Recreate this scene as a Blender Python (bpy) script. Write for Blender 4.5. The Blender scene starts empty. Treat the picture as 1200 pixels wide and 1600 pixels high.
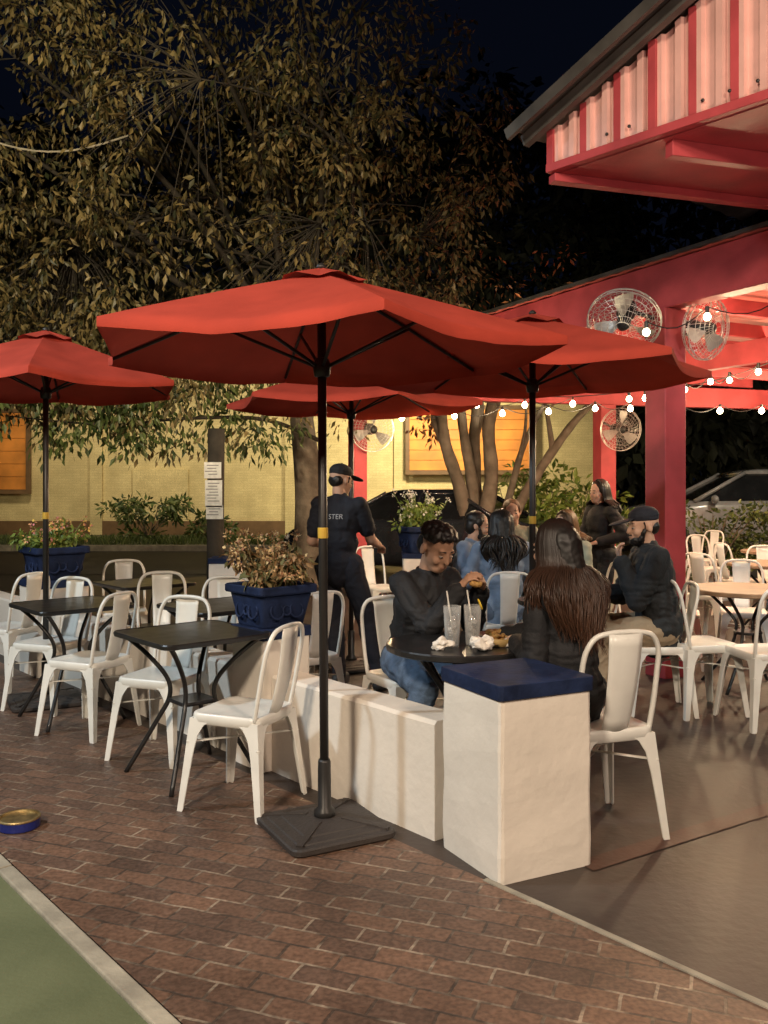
import bpy,bmesh,math,random
from mathutils import Vector as V, Matrix, noise
from mathutils.bvhtree import BVHTree
from math import sin,cos,pi,radians as R
rnd=random.Random(11)
H=1.5;F=1400.;YH=760.;CX=600.
sc=bpy.context.scene
C=sc.collection
def at(px,py,Y): return V(((px-CX)/F*Y,Y,H-(py-YH)/F*Y))
def gp(px,py,z=0):
    Y=F*(H-z)/(py-YH); return V(((px-CX)/F*Y,Y,z))
E=V((-.654,.757,0)); N=V((.757,.654,0)); O=V((.45,3.33,0))
def su(s,u,z=0): return O+E*s+N*u+V((0,0,z))
def yawof(f): return math.atan2(-f[0],f[1])
ANGE=math.atan2(E.y,E.x)
# ------------------------------------------------------------ materials
def mat(name,c,rough=.6,metal=0,var=.18,scale=6,bump=0,bscale=40,c2=None,island=False,trans=0,spec=.5,em=None,coat=0):
    m=bpy.data.materials.new(name); m.use_nodes=True
    nt=m.node_tree; n=nt.nodes; l=nt.links
    b=n['Principled BSDF']; out=n['Material Output']
    b.inputs['Roughness'].default_value=rough; b.inputs['Metallic'].default_value=metal
    b.inputs['Specular IOR Level'].default_value=spec
    if coat: b.inputs['Coat Weight'].default_value=coat
    tc=n.new('ShaderNodeTexCoord')
    nz=n.new('ShaderNodeTexNoise'); nz.inputs['Scale'].default_value=scale; nz.inputs['Detail'].default_value=6
    l.new(tc.outputs['Object'],nz.inputs['Vector'])
    rp=n.new('ShaderNodeValToRGB')
    if c2 is None:
        a=[max(0,x*(1-var)) for x in c]; d=[min(1,x*(1+var)) for x in c]
    else: a,d=c,c2
    rp.color_ramp.elements[0].color=(*a,1); rp.color_ramp.elements[1].color=(*d,1)
    rp.color_ramp.elements[0].position=.3; rp.color_ramp.elements[1].position=.7
    if island:
        g=n.new('ShaderNodeNewGeometry'); l.new(g.outputs['Random Per Island'],rp.inputs[0])
        rp.color_ramp.elements[0].position=.05; rp.color_ramp.elements[1].position=.95
    else: l.new(nz.outputs['Fac'],rp.inputs[0])
    col=rp.outputs[0]
    l.new(col,b.inputs['Base Color'])
    mr=n.new('ShaderNodeMapRange'); mr.inputs['To Min'].default_value=max(.02,rough-.1); mr.inputs['To Max'].default_value=min(1,rough+.1)
    l.new(nz.outputs['Fac'],mr.inputs[0]); l.new(mr.outputs[0],b.inputs['Roughness'])
    if bump:
        n2=n.new('ShaderNodeTexNoise'); n2.inputs['Scale'].default_value=bscale; n2.inputs['Detail'].default_value=5
        l.new(tc.outputs['Object'],n2.inputs['Vector'])
        bp=n.new('ShaderNodeBump'); bp.inputs['Strength'].default_value=bump; bp.inputs['Distance'].default_value=.02
        l.new(n2.outputs['Fac'],bp.inputs['Height']); l.new(bp.outputs[0],b.inputs['Normal'])
    if trans:
        t=n.new('ShaderNodeBsdfTranslucent'); l.new(rp.outputs[0],t.inputs[0])
        mx=n.new('ShaderNodeMixShader'); mx.inputs[0].default_value=trans
        l.new(b.outputs[0],mx.inputs[1]); l.new(t.outputs[0],mx.inputs[2]); l.new(mx.outputs[0],out.inputs[0])
    if em:
        b.inputs['Emission Color'].default_value=(*em[0],1); b.inputs['Emission Strength'].default_value=em[1]
        try: m.cycles.emission_sampling='NONE'
        except Exception: pass
    return m
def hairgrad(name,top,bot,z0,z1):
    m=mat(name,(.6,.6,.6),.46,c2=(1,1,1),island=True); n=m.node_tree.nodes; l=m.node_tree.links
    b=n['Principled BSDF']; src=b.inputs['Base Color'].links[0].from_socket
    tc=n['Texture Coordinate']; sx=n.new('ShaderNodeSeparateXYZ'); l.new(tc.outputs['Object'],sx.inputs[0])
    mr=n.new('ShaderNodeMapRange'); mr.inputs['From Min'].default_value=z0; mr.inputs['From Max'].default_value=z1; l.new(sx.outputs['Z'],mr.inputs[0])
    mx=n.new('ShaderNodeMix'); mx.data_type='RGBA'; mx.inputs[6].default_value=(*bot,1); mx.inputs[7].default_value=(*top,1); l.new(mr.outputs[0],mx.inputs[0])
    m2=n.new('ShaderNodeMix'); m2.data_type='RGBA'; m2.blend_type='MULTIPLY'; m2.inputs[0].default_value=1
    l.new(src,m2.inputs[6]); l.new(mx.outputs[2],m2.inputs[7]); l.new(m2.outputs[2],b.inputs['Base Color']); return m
def glassmat(name,c,rough=.02,alpha=.25):
    m=bpy.data.materials.new(name); m.use_nodes=True
    n=m.node_tree.nodes; l=m.node_tree.links; b=n['Principled BSDF']
    b.inputs['Base Color'].default_value=(*c,1); b.inputs['Roughness'].default_value=rough
    tr=n.new('ShaderNodeBsdfTransparent'); mx=n.new('ShaderNodeMixShader')
    lw=n.new('ShaderNodeLayerWeight'); lw.inputs[0].default_value=.35
    mr=n.new('ShaderNodeMapRange'); mr.inputs['To Min'].default_value=alpha*.5; mr.inputs['To Max'].default_value=min(1,alpha*3.5)
    l.new(lw.outputs['Facing'],mr.inputs[0]); l.new(mr.outputs[0],mx.inputs[0])
    l.new(tr.outputs[0],mx.inputs[1]); l.new(b.outputs[0],mx.inputs[2])
    l.new(mx.outputs[0],n['Material Output'].inputs[0])
    return m
def brickmat(name,c1,c2,mort,bw,rh,ms,rot,rough,bump=.5,mlo=(.45,.42,.4),mhi=(1.25,1.2,1.15),mort2=None):
    m=bpy.data.materials.new(name); m.use_nodes=True
    n=m.node_tree.nodes; l=m.node_tree.links; b=n['Principled BSDF']
    tc=n.new('ShaderNodeTexCoord'); mp=n.new('ShaderNodeMapping'); mp.inputs['Rotation'].default_value=rot
    br=n.new('ShaderNodeTexBrick'); br.inputs['Scale'].default_value=1
    br.inputs['Color1'].default_value=(*c1,1); br.inputs['Color2'].default_value=(*c2,1); br.inputs['Mortar'].default_value=(*mort,1)
    br.inputs['Brick Width'].default_value=bw; br.inputs['Row Height'].default_value=rh; br.inputs['Mortar Size'].default_value=ms
    br.inputs['Mortar Smooth'].default_value=.15
    nz=n.new('ShaderNodeTexNoise'); nz.inputs['Scale'].default_value=1.7; nz.inputs['Detail'].default_value=8
    n3=n.new('ShaderNodeTexNoise'); n3.inputs['Scale'].default_value=60; n3.inputs['Detail'].default_value=4
    nw=n.new('ShaderNodeTexNoise'); nw.inputs['Scale'].default_value=9
    vm=n.new('ShaderNodeVectorMath'); vm.operation='MULTIPLY_ADD'; vm.inputs[1].default_value=(.014,.014,.014)
    l.new(tc.outputs['Object'],nz.inputs[0]); l.new(tc.outputs['Object'],n3.inputs[0]); l.new(tc.outputs['Object'],nw.inputs[0])
    l.new(tc.outputs['Object'],mp.inputs[0]); l.new(nw.outputs['Color'],vm.inputs[0]); l.new(mp.outputs[0],vm.inputs[2]); l.new(vm.outputs[0],br.inputs[0])
    if mort2:
        nm=n.new('ShaderNodeTexNoise'); nm.inputs['Scale'].default_value=7; nm.inputs['Detail'].default_value=3; l.new(tc.outputs['Object'],nm.inputs[0])
        rm=n.new('ShaderNodeValToRGB'); rm.color_ramp.elements[0].color=(*mort2,1); rm.color_ramp.elements[1].color=(*mort,1); rm.color_ramp.elements[0].position=.46; rm.color_ramp.elements[1].position=.60
        l.new(nm.outputs['Fac'],rm.inputs[0]); l.new(rm.outputs[0],br.inputs['Mortar'])
    mx=n.new('ShaderNodeMix'); mx.data_type='RGBA'; mx.blend_type='MULTIPLY'; mx.inputs[0].default_value=.75
    rp=n.new('ShaderNodeValToRGB'); rp.color_ramp.elements[0].color=(*mlo,1); rp.color_ramp.elements[1].color=(*mhi,1)
    rp.color_ramp.elements[0].position=.3; rp.color_ramp.elements[1].position=.7
    l.new(nz.outputs['Fac'],rp.inputs[0]); l.new(br.outputs['Color'],mx.inputs[6]); l.new(rp.outputs[0],mx.inputs[7])
    m3=n.new('ShaderNodeMix'); m3.data_type='RGBA'; m3.blend_type='MULTIPLY'; m3.inputs[0].default_value=.6
    r3=n.new('ShaderNodeValToRGB'); r3.color_ramp.elements[0].color=(.45,.45,.45,1); r3.color_ramp.elements[1].color=(1.35,1.35,1.35,1); r3.color_ramp.elements[0].position=.35; r3.color_ramp.elements[1].position=.65
    l.new(n3.outputs['Fac'],r3.inputs[0]); l.new(mx.outputs[2],m3.inputs[6]); l.new(r3.outputs[0],m3.inputs[7])
    l.new(m3.outputs[2],b.inputs['Base Color'])
    mr=n.new('ShaderNodeMapRange'); mr.inputs['To Min'].default_value=rough-.14; mr.inputs['To Max'].default_value=rough+.15
    l.new(nz.outputs['Fac'],mr.inputs[0]); l.new(mr.outputs[0],b.inputs['Roughness'])
    ad=n.new('ShaderNodeMath'); ad.operation='MULTIPLY_ADD'; ad.inputs[1].default_value=.35
    iv=n.new('ShaderNodeMath'); iv.operation='SUBTRACT'; iv.inputs[0].default_value=1
    l.new(br.outputs['Fac'],iv.inputs[1]); l.new(n3.outputs['Fac'],ad.inputs[0]); l.new(iv.outputs[0],ad.inputs[2])
    bp=n.new('ShaderNodeBump'); bp.inputs['Strength'].default_value=bump; bp.inputs['Distance'].default_value=.007
    l.new(ad.outputs[0],bp.inputs['Height']); l.new(bp.outputs[0],b.inputs['Normal'])
    return m
M={}
M['asphalt']=mat('asphalt',(.04,.038,.035),.75,var=.3,scale=2,bump=.3,bscale=80)
M['patio']=mat('stained_concrete',(.030,.024,.021),.5,c2=(.086,.063,.052),scale=1.3,bump=.14,bscale=22,spec=.34)
M['band']=mat('red_stained_band',(.060,.030,.022),.5,c2=(.11,.056,.042),scale=4,bump=.1,spec=.3)
M['brick']=brickmat('brick_paving',(.195,.112,.074),(.122,.076,.056),(.34,.27,.20),.190,.094,.0055,(0,0,R(21)),.48,.7,mort2=(.085,.06,.046))
M['green']=mat('green_paint_ground',(.090,.105,.048),.7,c2=(.155,.170,.085),scale=1.8,bump=.15,bscale=60)
M['kerb']=mat('concrete_edge',(.32,.285,.22),.8,var=.3,scale=7,bump=.2,bscale=50)
M['stucco']=mat('stucco',(.78,.71,.62),.8,var=.08,scale=2.5,bump=.16,bscale=22)
M['blue']=mat('blue_paint',(.012,.021,.058),.75,var=.45,scale=9,bump=.2,spec=.2)
M['white']=mat('white_metal',(.78,.765,.71),.33,var=.06,scale=10)
M['tmetal']=mat('dark_table_metal',(.018,.017,.017),.32,var=.3,scale=12)
M['wood']=mat('worn_wood_top',(.27,.17,.10),.5,var=.3,scale=9)
M['canvas']=mat('red_canvas',(.43,.055,.033),.88,var=.16,scale=4,bump=.12,bscale=180,trans=.12,spec=.2)
M['pole']=mat('pole_metal',(.035,.032,.03),.4,metal=.4)
M['base']=mat('base_resin',(.042,.034,.03),.6,bump=.25,bscale=60)
M['yellow']=mat('yellow_band',(.6,.38,.05),.5)
M['red']=mat('red_paint',(.38,.055,.062),.6,var=.2,scale=4,bump=.08,bscale=30,spec=.3)
M['panel']=mat('corrugated_panel',(.74,.44,.38),.36,metal=.2,var=.12,scale=5)
M['galv']=mat('galvanised_roof',(.10,.095,.085),.5,metal=.6,var=.3,scale=5)
M['chrome']=mat('cage_wire',(.6,.58,.54),.35,metal=.6)
M['blade']=mat('fan_blade',(.46,.44,.41),.4,metal=.4)
M['black']=mat('black_plastic',(.012,.012,.012),.45)
M['bulb']=mat('bulb_glow',(1,.8,.5),.4,em=((1,.78,.46),40))
M['ywall']=brickmat('yellow_brick',(.76,.64,.34),(.70,.58,.30),(.64,.52,.27),.22,.075,.006,(R(90),0,0),.8,.3,(.75,.72,.67),(1.1,1.08,1.05))
M['orange']=mat('orange_sign',(.70,.26,.045),.6,var=.3,scale=1.5)
M['frame']=mat('sign_frame',(.16,.09,.04),.6)
M['bark']=mat('bark',(.095,.072,.05),.9,c2=(.20,.155,.115),scale=6,bump=.7,bscale=14)
M['barkdark']=mat('dark_bark',(.020,.017,.012),.9,c2=(.055,.044,.033),scale=6,bump=.6,bscale=14)
M['leafgold']=mat('gold_leaf',(.028,.034,.012),.5,c2=(.27,.20,.08),island=True,trans=.25)
M['leafgreen']=mat('green_leaf',(.03,.055,.014),.45,c2=(.15,.19,.055),island=True,trans=.25)
M['leafbright']=mat('bright_leaf',(.10,.17,.03),.45,c2=(.30,.38,.08),island=True,trans=.25)
M['leafdark']=mat('dark_leaf',(.008,.010,.005),.7,c2=(.03,.033,.014),island=True)
M['leafrust']=mat('rust_leaf',(.10,.03,.01),.5,c2=(.28,.12,.04),island=True,trans=.25)
M['drystem']=mat('dry_stem',(.08,.10,.03),.7,c2=(.34,.19,.08),island=True)
M['flowerbrown']=mat('dry_blossom',(.34,.15,.08),.7,c2=(.74,.54,.26),island=True)
M['flowermix']=mat('mixed_blossom',(.55,.10,.25),.7,c2=(.75,.55,.12),island=True)
M['flowerwhite']=mat('white_blossom',(.6,.6,.5),.7,c2=(.85,.82,.75),island=True)
M['soil']=mat('soil',(.03,.02,.015),.9)
M['grass']=mat('grass',(.05,.06,.025),.9,c2=(.12,.115,.055),scale=3,bump=.5)
M['paper']=mat('paper',(.72,.70,.66),.7,var=.15,scale=20)
M['ink']=mat('grey_ink',(.18,.17,.17),.7)
M['cardark']=mat('dark_car_paint',(.022,.025,.032),.18,coat=.9)
M['carsilver']=mat('grey_car_paint',(.26,.26,.27),.25,coat=.5)
M['carglass']=mat('car_glass',(.012,.013,.015),.08)
M['tyre']=mat('tyre',(.012,.012,.012),.8)
M['rim']=mat('rim',(.3,.3,.3),.35,metal=.8)
M['lampred']=mat('tail_lamp',(.3,.01,.01),.2)
M['lampwhite']=mat('head_lamp',(.6,.6,.6),.15)
M['skinbrown']=mat('brown_skin',(.47,.265,.17),.6,var=.08,scale=9,spec=.25)
M['skinlight']=mat('light_skin',(.56,.34,.24),.55,var=.08,scale=9,spec=.3)
M['lips']=mat('lips',(.36,.17,.115),.6,spec=.25)
M['eye']=mat('eye',(.34,.29,.25),.3)
M['hairblack']=mat('black_hair',(.008,.006,.005),.5,var=.4,scale=30)
M['hairstrand']=mat('black_strand',(.006,.005,.004),.42,c2=(.022,.016,.012),island=True)
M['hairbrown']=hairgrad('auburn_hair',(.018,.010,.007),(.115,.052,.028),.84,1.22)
M['hairlight']=mat('light_brown_hair',(.08,.042,.02),.5,c2=(.18,.10,.045),island=True)
M['hairlightbase']=mat('light_brown_scalp',(.10,.055,.026),.55)
M['clothblack']=mat('black_cloth',(.013,.013,.015),.8,var=.3,bump=.2,bscale=90)
M['clothnavy']=mat('navy_cloth',(.013,.015,.024),.85,var=.2,bump=.2,bscale=90)
M['clothgrey']=mat('charcoal_cloth',(.020,.023,.026),.85,var=.2,bump=.2,bscale=90)
M['jeans']=mat('blue_jeans',(.09,.135,.21),.85,var=.4,scale=14,bump=.25,bscale=120)
M['denim']=mat('pale_denim',(.20,.27,.38),.85,var=.25,scale=10,bump=.2,bscale=120)
M['khaki']=mat('khaki_cloth',(.34,.26,.17),.85,var=.12,bump=.2)
M['sage']=mat('sage_cloth',(.30,.32,.24),.85,var=.12)
M['shoe']=mat('shoe',(.03,.03,.03),.6)
M['glass']=glassmat('drinking_glass',(.92,.94,.94),.03,.16)
M['drink']=glassmat('iced_drink',(.85,.82,.76),.15,.10)
M['highlight_ice']=glassmat('highlight_ice',(.95,.95,.93),.1,.5)
M['lemon']=mat('lemon',(.8,.55,.05),.5)
M['straw']=mat('straw',(.75,.72,.65),.5)
M['napkin']=mat('napkin',(.80,.74,.66),.85,bump=.4,bscale=60)
M['plate']=mat('plate',(.05,.045,.04),.35)
M['food']=mat('food',(.30,.12,.03),.7,c2=(.55,.34,.10),scale=30,bump=.8,bscale=50)
M['bread']=mat('bread',(.5,.32,.12),.7)
M['tin']=mat('blue_tin',(.02,.03,.20),.3,metal=.3)
M['gold']=mat('gold_tin',(.40,.29,.13),.4,metal=.8,var=.4,scale=25)
M['print']=mat('white_print',(.42,.43,.45),.7)
M['ceiling']=mat('roof_underside',(.46,.10,.085),.7,var=.2,scale=3)
M['wire']=mat('cable',(.02,.02,.02),.6)
# ------------------------------------------------------------ mesh builder
def frame(d):
    d=d.normalized(); a=V((0,0,1)) if abs(d.z)<.95 else V((1,0,0))
    x=d.cross(a).normalized(); y=d.cross(x).normalized(); return x,y
class MB:
    def __init__(s): s.v=[]; s.f=[]
    def ring(s,pts):
        i=len(s.v); s.v+= [V(p) for p in pts]; return list(range(i,i+len(pts)))
    def loft(s,rings,cap=True,closed=True):
        idx=[s.ring(r) for r in rings]
        for a,b in zip(idx,idx[1:]):
            n=len(a)
            for k in range(n if closed else n-1):
                s.f.append((a[k],a[(k+1)%n],b[(k+1)%n],b[k]))
        if cap:
            s.f.append(tuple(reversed(idx[0]))); s.f.append(tuple(idx[-1]))
        return s
    def box(s,c,size,m=None):
        m=m or Matrix.Identity(3); c=V(c); a,b,d=[q/2 for q in size]
        P=lambda x,y,z:c+m@V((x*a,y*b,z*d))
        return s.loft([[P(-1,-1,-1),P(1,-1,-1),P(1,1,-1),P(-1,1,-1)],[P(-1,-1,1),P(1,-1,1),P(1,1,1),P(-1,1,1)]])
    def tube(s,pts,r,seg=8,cap=True):
        pts=[V(p) for p in pts]; n=len(pts)
        if not isinstance(r,(list,tuple)): r=[r]*n
        rings=[]; x=None
        for i,p in enumerate(pts):
            d=(pts[min(i+1,n-1)]-pts[max(i-1,0)])
            if d.length<1e-9: d=V((0,0,1))
            d.normalize()
            if x is None: x,y=frame(d)
            else:
                x=(x-d*x.dot(d))
                if x.length<1e-6: x,_=frame(d)
                x.normalize()
            y=d.cross(x)
            rings.append([p+(x*cos(2*pi*k/seg)+y*sin(2*pi*k/seg))*r[i] for k in range(seg)])
        return s.loft(rings,cap)
    def bar(s,a,b,w,h,up=V((0,0,1))):
        a=V(a); b=V(b); d=(b-a).normalized(); x=d.cross(up)
        if x.length<1e-5: x=V((1,0,0))
        x.normalize(); y=x.cross(d)
        q=lambda p:[p+x*w/2+y*h/2,p-x*w/2+y*h/2,p-x*w/2-y*h/2,p+x*w/2-y*h/2]
        return s.loft([q(a),q(b)])
    def lathe(s,prof,seg=24,c=(0,0,0),m=None):
        c=V(c); m=m or Matrix.Identity(3)
        return s.loft([[c+m@V((max(r,1e-4)*cos(2*pi*k/seg),max(r,1e-4)*sin(2*pi*k/seg),z)) for k in range(seg)] for r,z in prof])
    def ell(s,c,r,m=None,seg=14,n=8):
        c=V(c); m=m or Matrix.Identity(3)
        rings=[]
        for i in range(n+1):
            t=-pi/2+pi*i/n; q=max(cos(t),1e-3)
            rings.append([c+m@V((r[0]*q*cos(2*pi*k/seg),r[1]*q*sin(2*pi*k/seg),r[2]*sin(t))) for k in range(seg)])
        return s.loft(rings)
    def cap(s,p0,r0,p1,r1,seg=12):
        p0=V(p0);p1=V(p1); d=p1-p0
        if d.length<1e-6: return s
        d.normalize(); x,y=frame(d); pts=[]
        for k in range(5):
            t=-pi/2+pi/2*k/4; pts.append((p0+d*r0*sin(t),max(r0*cos(t),1e-4)))
        for k in range(5):
            t=pi/2*k/4; pts.append((p1+d*r1*sin(t),max(r1*cos(t),1e-4)))
        return s.loft([[p+(x*cos(2*pi*k/seg)+y*sin(2*pi*k/seg))*r for k in range(seg)] for p,r in pts])
    def leaf(s,p,d,up,L,W):
        x=d.cross(up)
        if x.length<1e-4: x=V((1,0,0))
        x.normalize(); nrm=x.cross(d)
        i=len(s.v)
        s.v+=[p,p+d*L*.45+x*W*.5+nrm*W*.12,p+d*L,p+d*L*.45-x*W*.5+nrm*W*.12]
        s.f.append((i,i+1,i+2,i+3))
    def cloud(s,c,r,n,L,W,droop=.5,rg=rnd,shell=.3):
        c=V(c)
        for _ in range(n):
            q=V((rg.gauss(0,1),rg.gauss(0,1),rg.gauss(0,1))).normalized()
            k=(shell+(1-shell)*rg.random())
            p=c+V((q.x*r[0],q.y*r[1],q.z*r[2]))*k
            d=(q+V((rg.uniform(-.8,.8),rg.uniform(-.8,.8),rg.uniform(-.8,.8)-droop*1.6))).normalized()
            up=V((rg.uniform(-1,1),rg.uniform(-1,1),rg.uniform(.2,1)))
            f=rg.uniform(.5,1.3); s.leaf(p,d,up,L*f,W*f)
    def mesh(s,name):
        me=bpy.data.meshes.new(name); me.from_pydata([tuple(v) for v in s.v],[],s.f); return me
    def build(s,name,m,parent=None,smooth=False,bev=0,fix=True,loc=None,rot=None):
        me=s.mesh(name)
        if fix:
            b=bmesh.new(); b.from_mesh(me); bmesh.ops.recalc_face_normals(b,faces=b.faces); b.to_mesh(me); b.free()
        return link(name,me,m,parent,smooth,bev,loc)
def link(name,me,m,parent=None,smooth=False,bev=0,loc=None):
    o=bpy.data.objects.new(name,me); C.objects.link(o)
    for q in (m if isinstance(m,(list,tuple)) else [m]): me.materials.append(q)
    if smooth: me.polygons.foreach_set('use_smooth',[True]*len(me.polygons))
    if bev:
        md=o.modifiers.new('bevel','BEVEL'); md.width=bev; md.segments=2; md.limit_method='ANGLE'; md.angle_limit=R(35)
    if parent: o.parent=parent
    if loc is not None: o.location=loc
    return o
def tag(o,label,cat,group=None,kind=None):
    if label: o['label']=label
    if cat: o['category']=cat
    if group: o['group']=group
    if kind: o['kind']=kind
    return o
def thing(name,label,cat,loc=(0,0,0),rz=0,group=None):
    o=bpy.data.objects.new(name,None); C.objects.link(o); o.empty_display_size=.1
    o.location=(loc[0],loc[1],loc[2] if len(loc)>2 else 0); o.rotation_euler=(0,0,rz); return tag(o,label,cat,group)
def dup(root,label,loc,rz,group=None,scale=1):
    def rec(o,p):
        c=o.copy(); C.objects.link(c)
        if p: c.parent=p
        for ch in list(o.children): rec(ch,c)
        return c
    r=rec(root,None); r.location=loc; r.rotation_euler=(0,0,rz); r['label']=label; r.scale=(scale,)*3
    if group: r['group']=group
    return r
def cr(p,n=6):
    p=[V(q) for q in p]; out=[]
    for i in range(len(p)-1):
        a=p[max(i-1,0)];b=p[i];c=p[i+1];d=p[min(i+2,len(p)-1)]
        for k in range(n):
            t=k/n; out.append(.5*((2*b)+(c-a)*t+(2*a-5*b+4*c-d)*t*t+(3*b-a-3*c+d)*t**3))
    out.append(p[-1]); return out
def rsq(w,d,r,z,n=5):
    out=[]
    for sx,sy,a0 in((1,1,0),(-1,1,90),(-1,-1,180),(1,-1,270)):
        for k in range(n):
            a=R(a0+90*k/(n-1)); out.append(V((sx*(w/2-r)+r*cos(a),sy*(d/2-r)+r*sin(a),z)))
    return out
def struct(name,mb,m,**k):
    return tag(mb.build(name,m,**k),None,None,None,'structure')
def quad(pts):
    b=MB(); i=b.ring(pts); b.f.append(tuple(i)); return b
# ------------------------------------------------------------ setting
struct('ground',quad([(-150,-60,-.03),(150,-60,-.03),(150,200,-.03),(-150,200,-.03)]),M['asphalt'])
struct('patio_floor',quad([su(-7,0),su(-7,16),su(11,16),su(11,0)]),M['patio'])
a_=gp(928,1362);b_=gp(1200,1275);d_=(b_-a_).normalized(); n_=V((-d_.y,d_.x,0))
struct('patio_band',quad([a_+V((0,0,.004)),a_+d_*8+V((0,0,.004)),a_+d_*8+n_*.10+V((0,0,.004)),a_+n_*.10+V((0,0,.004))]),M['band'])
o=struct('brick_paving',quad([su(-7,-1.31,.004),su(-7,0,.004),su(13,0,.004),su(13,-1.31,.004)]),M['brick'])
struct('edging_strip',MB().loft([[su(-7,-.012,.0),su(-7,.012,.0),su(-7,.012,.009),su(-7,-.012,.009)],[su(.1,-.012,.0),su(.1,.012,.0),su(.1,.012,.009),su(.1,-.012,.009)]]),M['kerb'])
kb=MB()
for i in range(14):
    s0=-7+i*1.4
    kb.loft([[su(s0,-1.380,-.03),su(s0,-1.315,-.03),su(s0,-1.318,.012),su(s0,-1.377,.012)],[su(s0+1.392,-1.380,-.03),su(s0+1.392,-1.315,-.03),su(s0+1.392,-1.318,.012),su(s0+1.392,-1.377,.012)]])
struct('kerb',kb,M['kerb'],bev=.005)
struct('green_pavement',quad([su(-7,-12),su(-7,-1.38),su(13,-1.38),su(13,-12)]),M['green'])
struct('road',quad([(-60,15.5,-.02),(60,15.5,-.02),(60,21,-.02),(-60,21,-.02)]),M['asphalt'])
struct('street_kerb',MB().box((0,21.1,.04),(120,.2,.16)),M['kerb'],bev=.02)
gb=quad([(-60,21.2,.06),(60,21.2,.06),(60,26,.1),(-60,26,.1)])
struct('verge',gb,M['grass'])
tg=MB(); rg=random.Random(3)
for _ in range(9000):
    p=V((rg.uniform(-13,10),rg.uniform(21.25,24.4),.07)); a=rg.uniform(0,2*pi)
    tg.leaf(p,V((cos(a)*.5,sin(a)*.5,1)).normalized(),V((cos(a+1.5),sin(a+1.5),0)),rg.uniform(.08,.22),.03)
tag(tg.build('grass',M['leafgreen'],fix=False),'patchy grass growing along the foot of the yellow wall','grass',None,'stuff')
def wall_seg(s0,s1,label):
    b=MB(); n=max(2,int((s1-s0)/.12)); rings=[]
    for i in range(n+1):
        s=s0+(s1-s0)*i/n; j=lambda:rnd.uniform(-.0015,.0015)
        rings.append([su(s,.12+j(),0),su(s,.31+j(),0),su(s,.31+j(),.49+j()),su(s,.295,.505+j()),su(s,.135,.505+j()),su(s,.12+j(),.49+j())])
    b.loft(rings); o=b.build('low_wall',M['stucco'],smooth=False)
    return tag(o,label,'wall')
wall_seg(.5,1.73,'low white stucco wall between the near pillar and the planter pillar')
wall_seg(2.05,4.83,'low white stucco wall running behind the black square tables')
wall_seg(5.27,8.5,'low white stucco wall at the far left beyond the flower planter')
def pillar(loc,corners,label,h=.75):
    t=thing('pillar',label,'pillar',loc)
    L=[V((c[0],c[1],0))-V((loc[0],loc[1],0)) for c in corners]
    def rings(z,k,jit=0): 
        out=[]
        for i,c in enumerate(L):
            d=L[(i+1)%4]-c; p=L[(i-1)%4]-c
            for q in (p*.04,p*.012+d*.012,d*.04): out.append(c*k+q*k+V((rnd.uniform(-jit,jit),rnd.uniform(-jit,jit),z+rnd.uniform(-jit,jit))))
        return out
    b=MB(); b.loft([rings(z,1+rnd.uniform(-.008,.008)-.012*z,.002) for z in (0,.1,.2,.3,.4,.5,.6,h-.056)])
    b.build('shaft',M['stucco'],t)
    b=MB(); b.loft([rings(h-.056,1.03,.003),rings(h-.003,1.033,.001),rings(h,1.025)]); b.build('blue_cap',M['blue'],t)
    return t
pn=gp(782,1385); pl=gp(690,1322); pr=gp(926,1352); pb=pl+pr-pn
cn=(pn+pb)/2
pillar(cn,[pn,pr,pb,pl],'white stucco pillar with blue cap nearest the camera')
def sqp(s,u,w,label,h=.75):
    c=su(s,u); return pillar(c,[su(s-w/2,u-w/2),su(s-w/2,u+w/2),su(s+w/2,u+w/2),su(s+w/2,u-w/2)],label,h)
sqp(1.89,.22,.31,'white stucco pillar carrying the planter of dried brown blossoms',.745)
sqp(5.05,.22,.42,'white stucco pillar carrying the far left planter of mixed flowers')
def axp(c,w,label,h=.75): 
    return pillar(c,[V((c[0]-w/2,c[1]-w/2,0)),V((c[0]+w/2,c[1]-w/2,0)),V((c[0]+w/2,c[1]+w/2,0)),V((c[0]-w/2,c[1]+w/2,0))],label,h)
axp((-1.66,9.5),.34,'small white pillar with blue cap in front of the poster pole')
axp((.42,10.2),.42,'white pillar carrying the planter beside the dark car')
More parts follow.
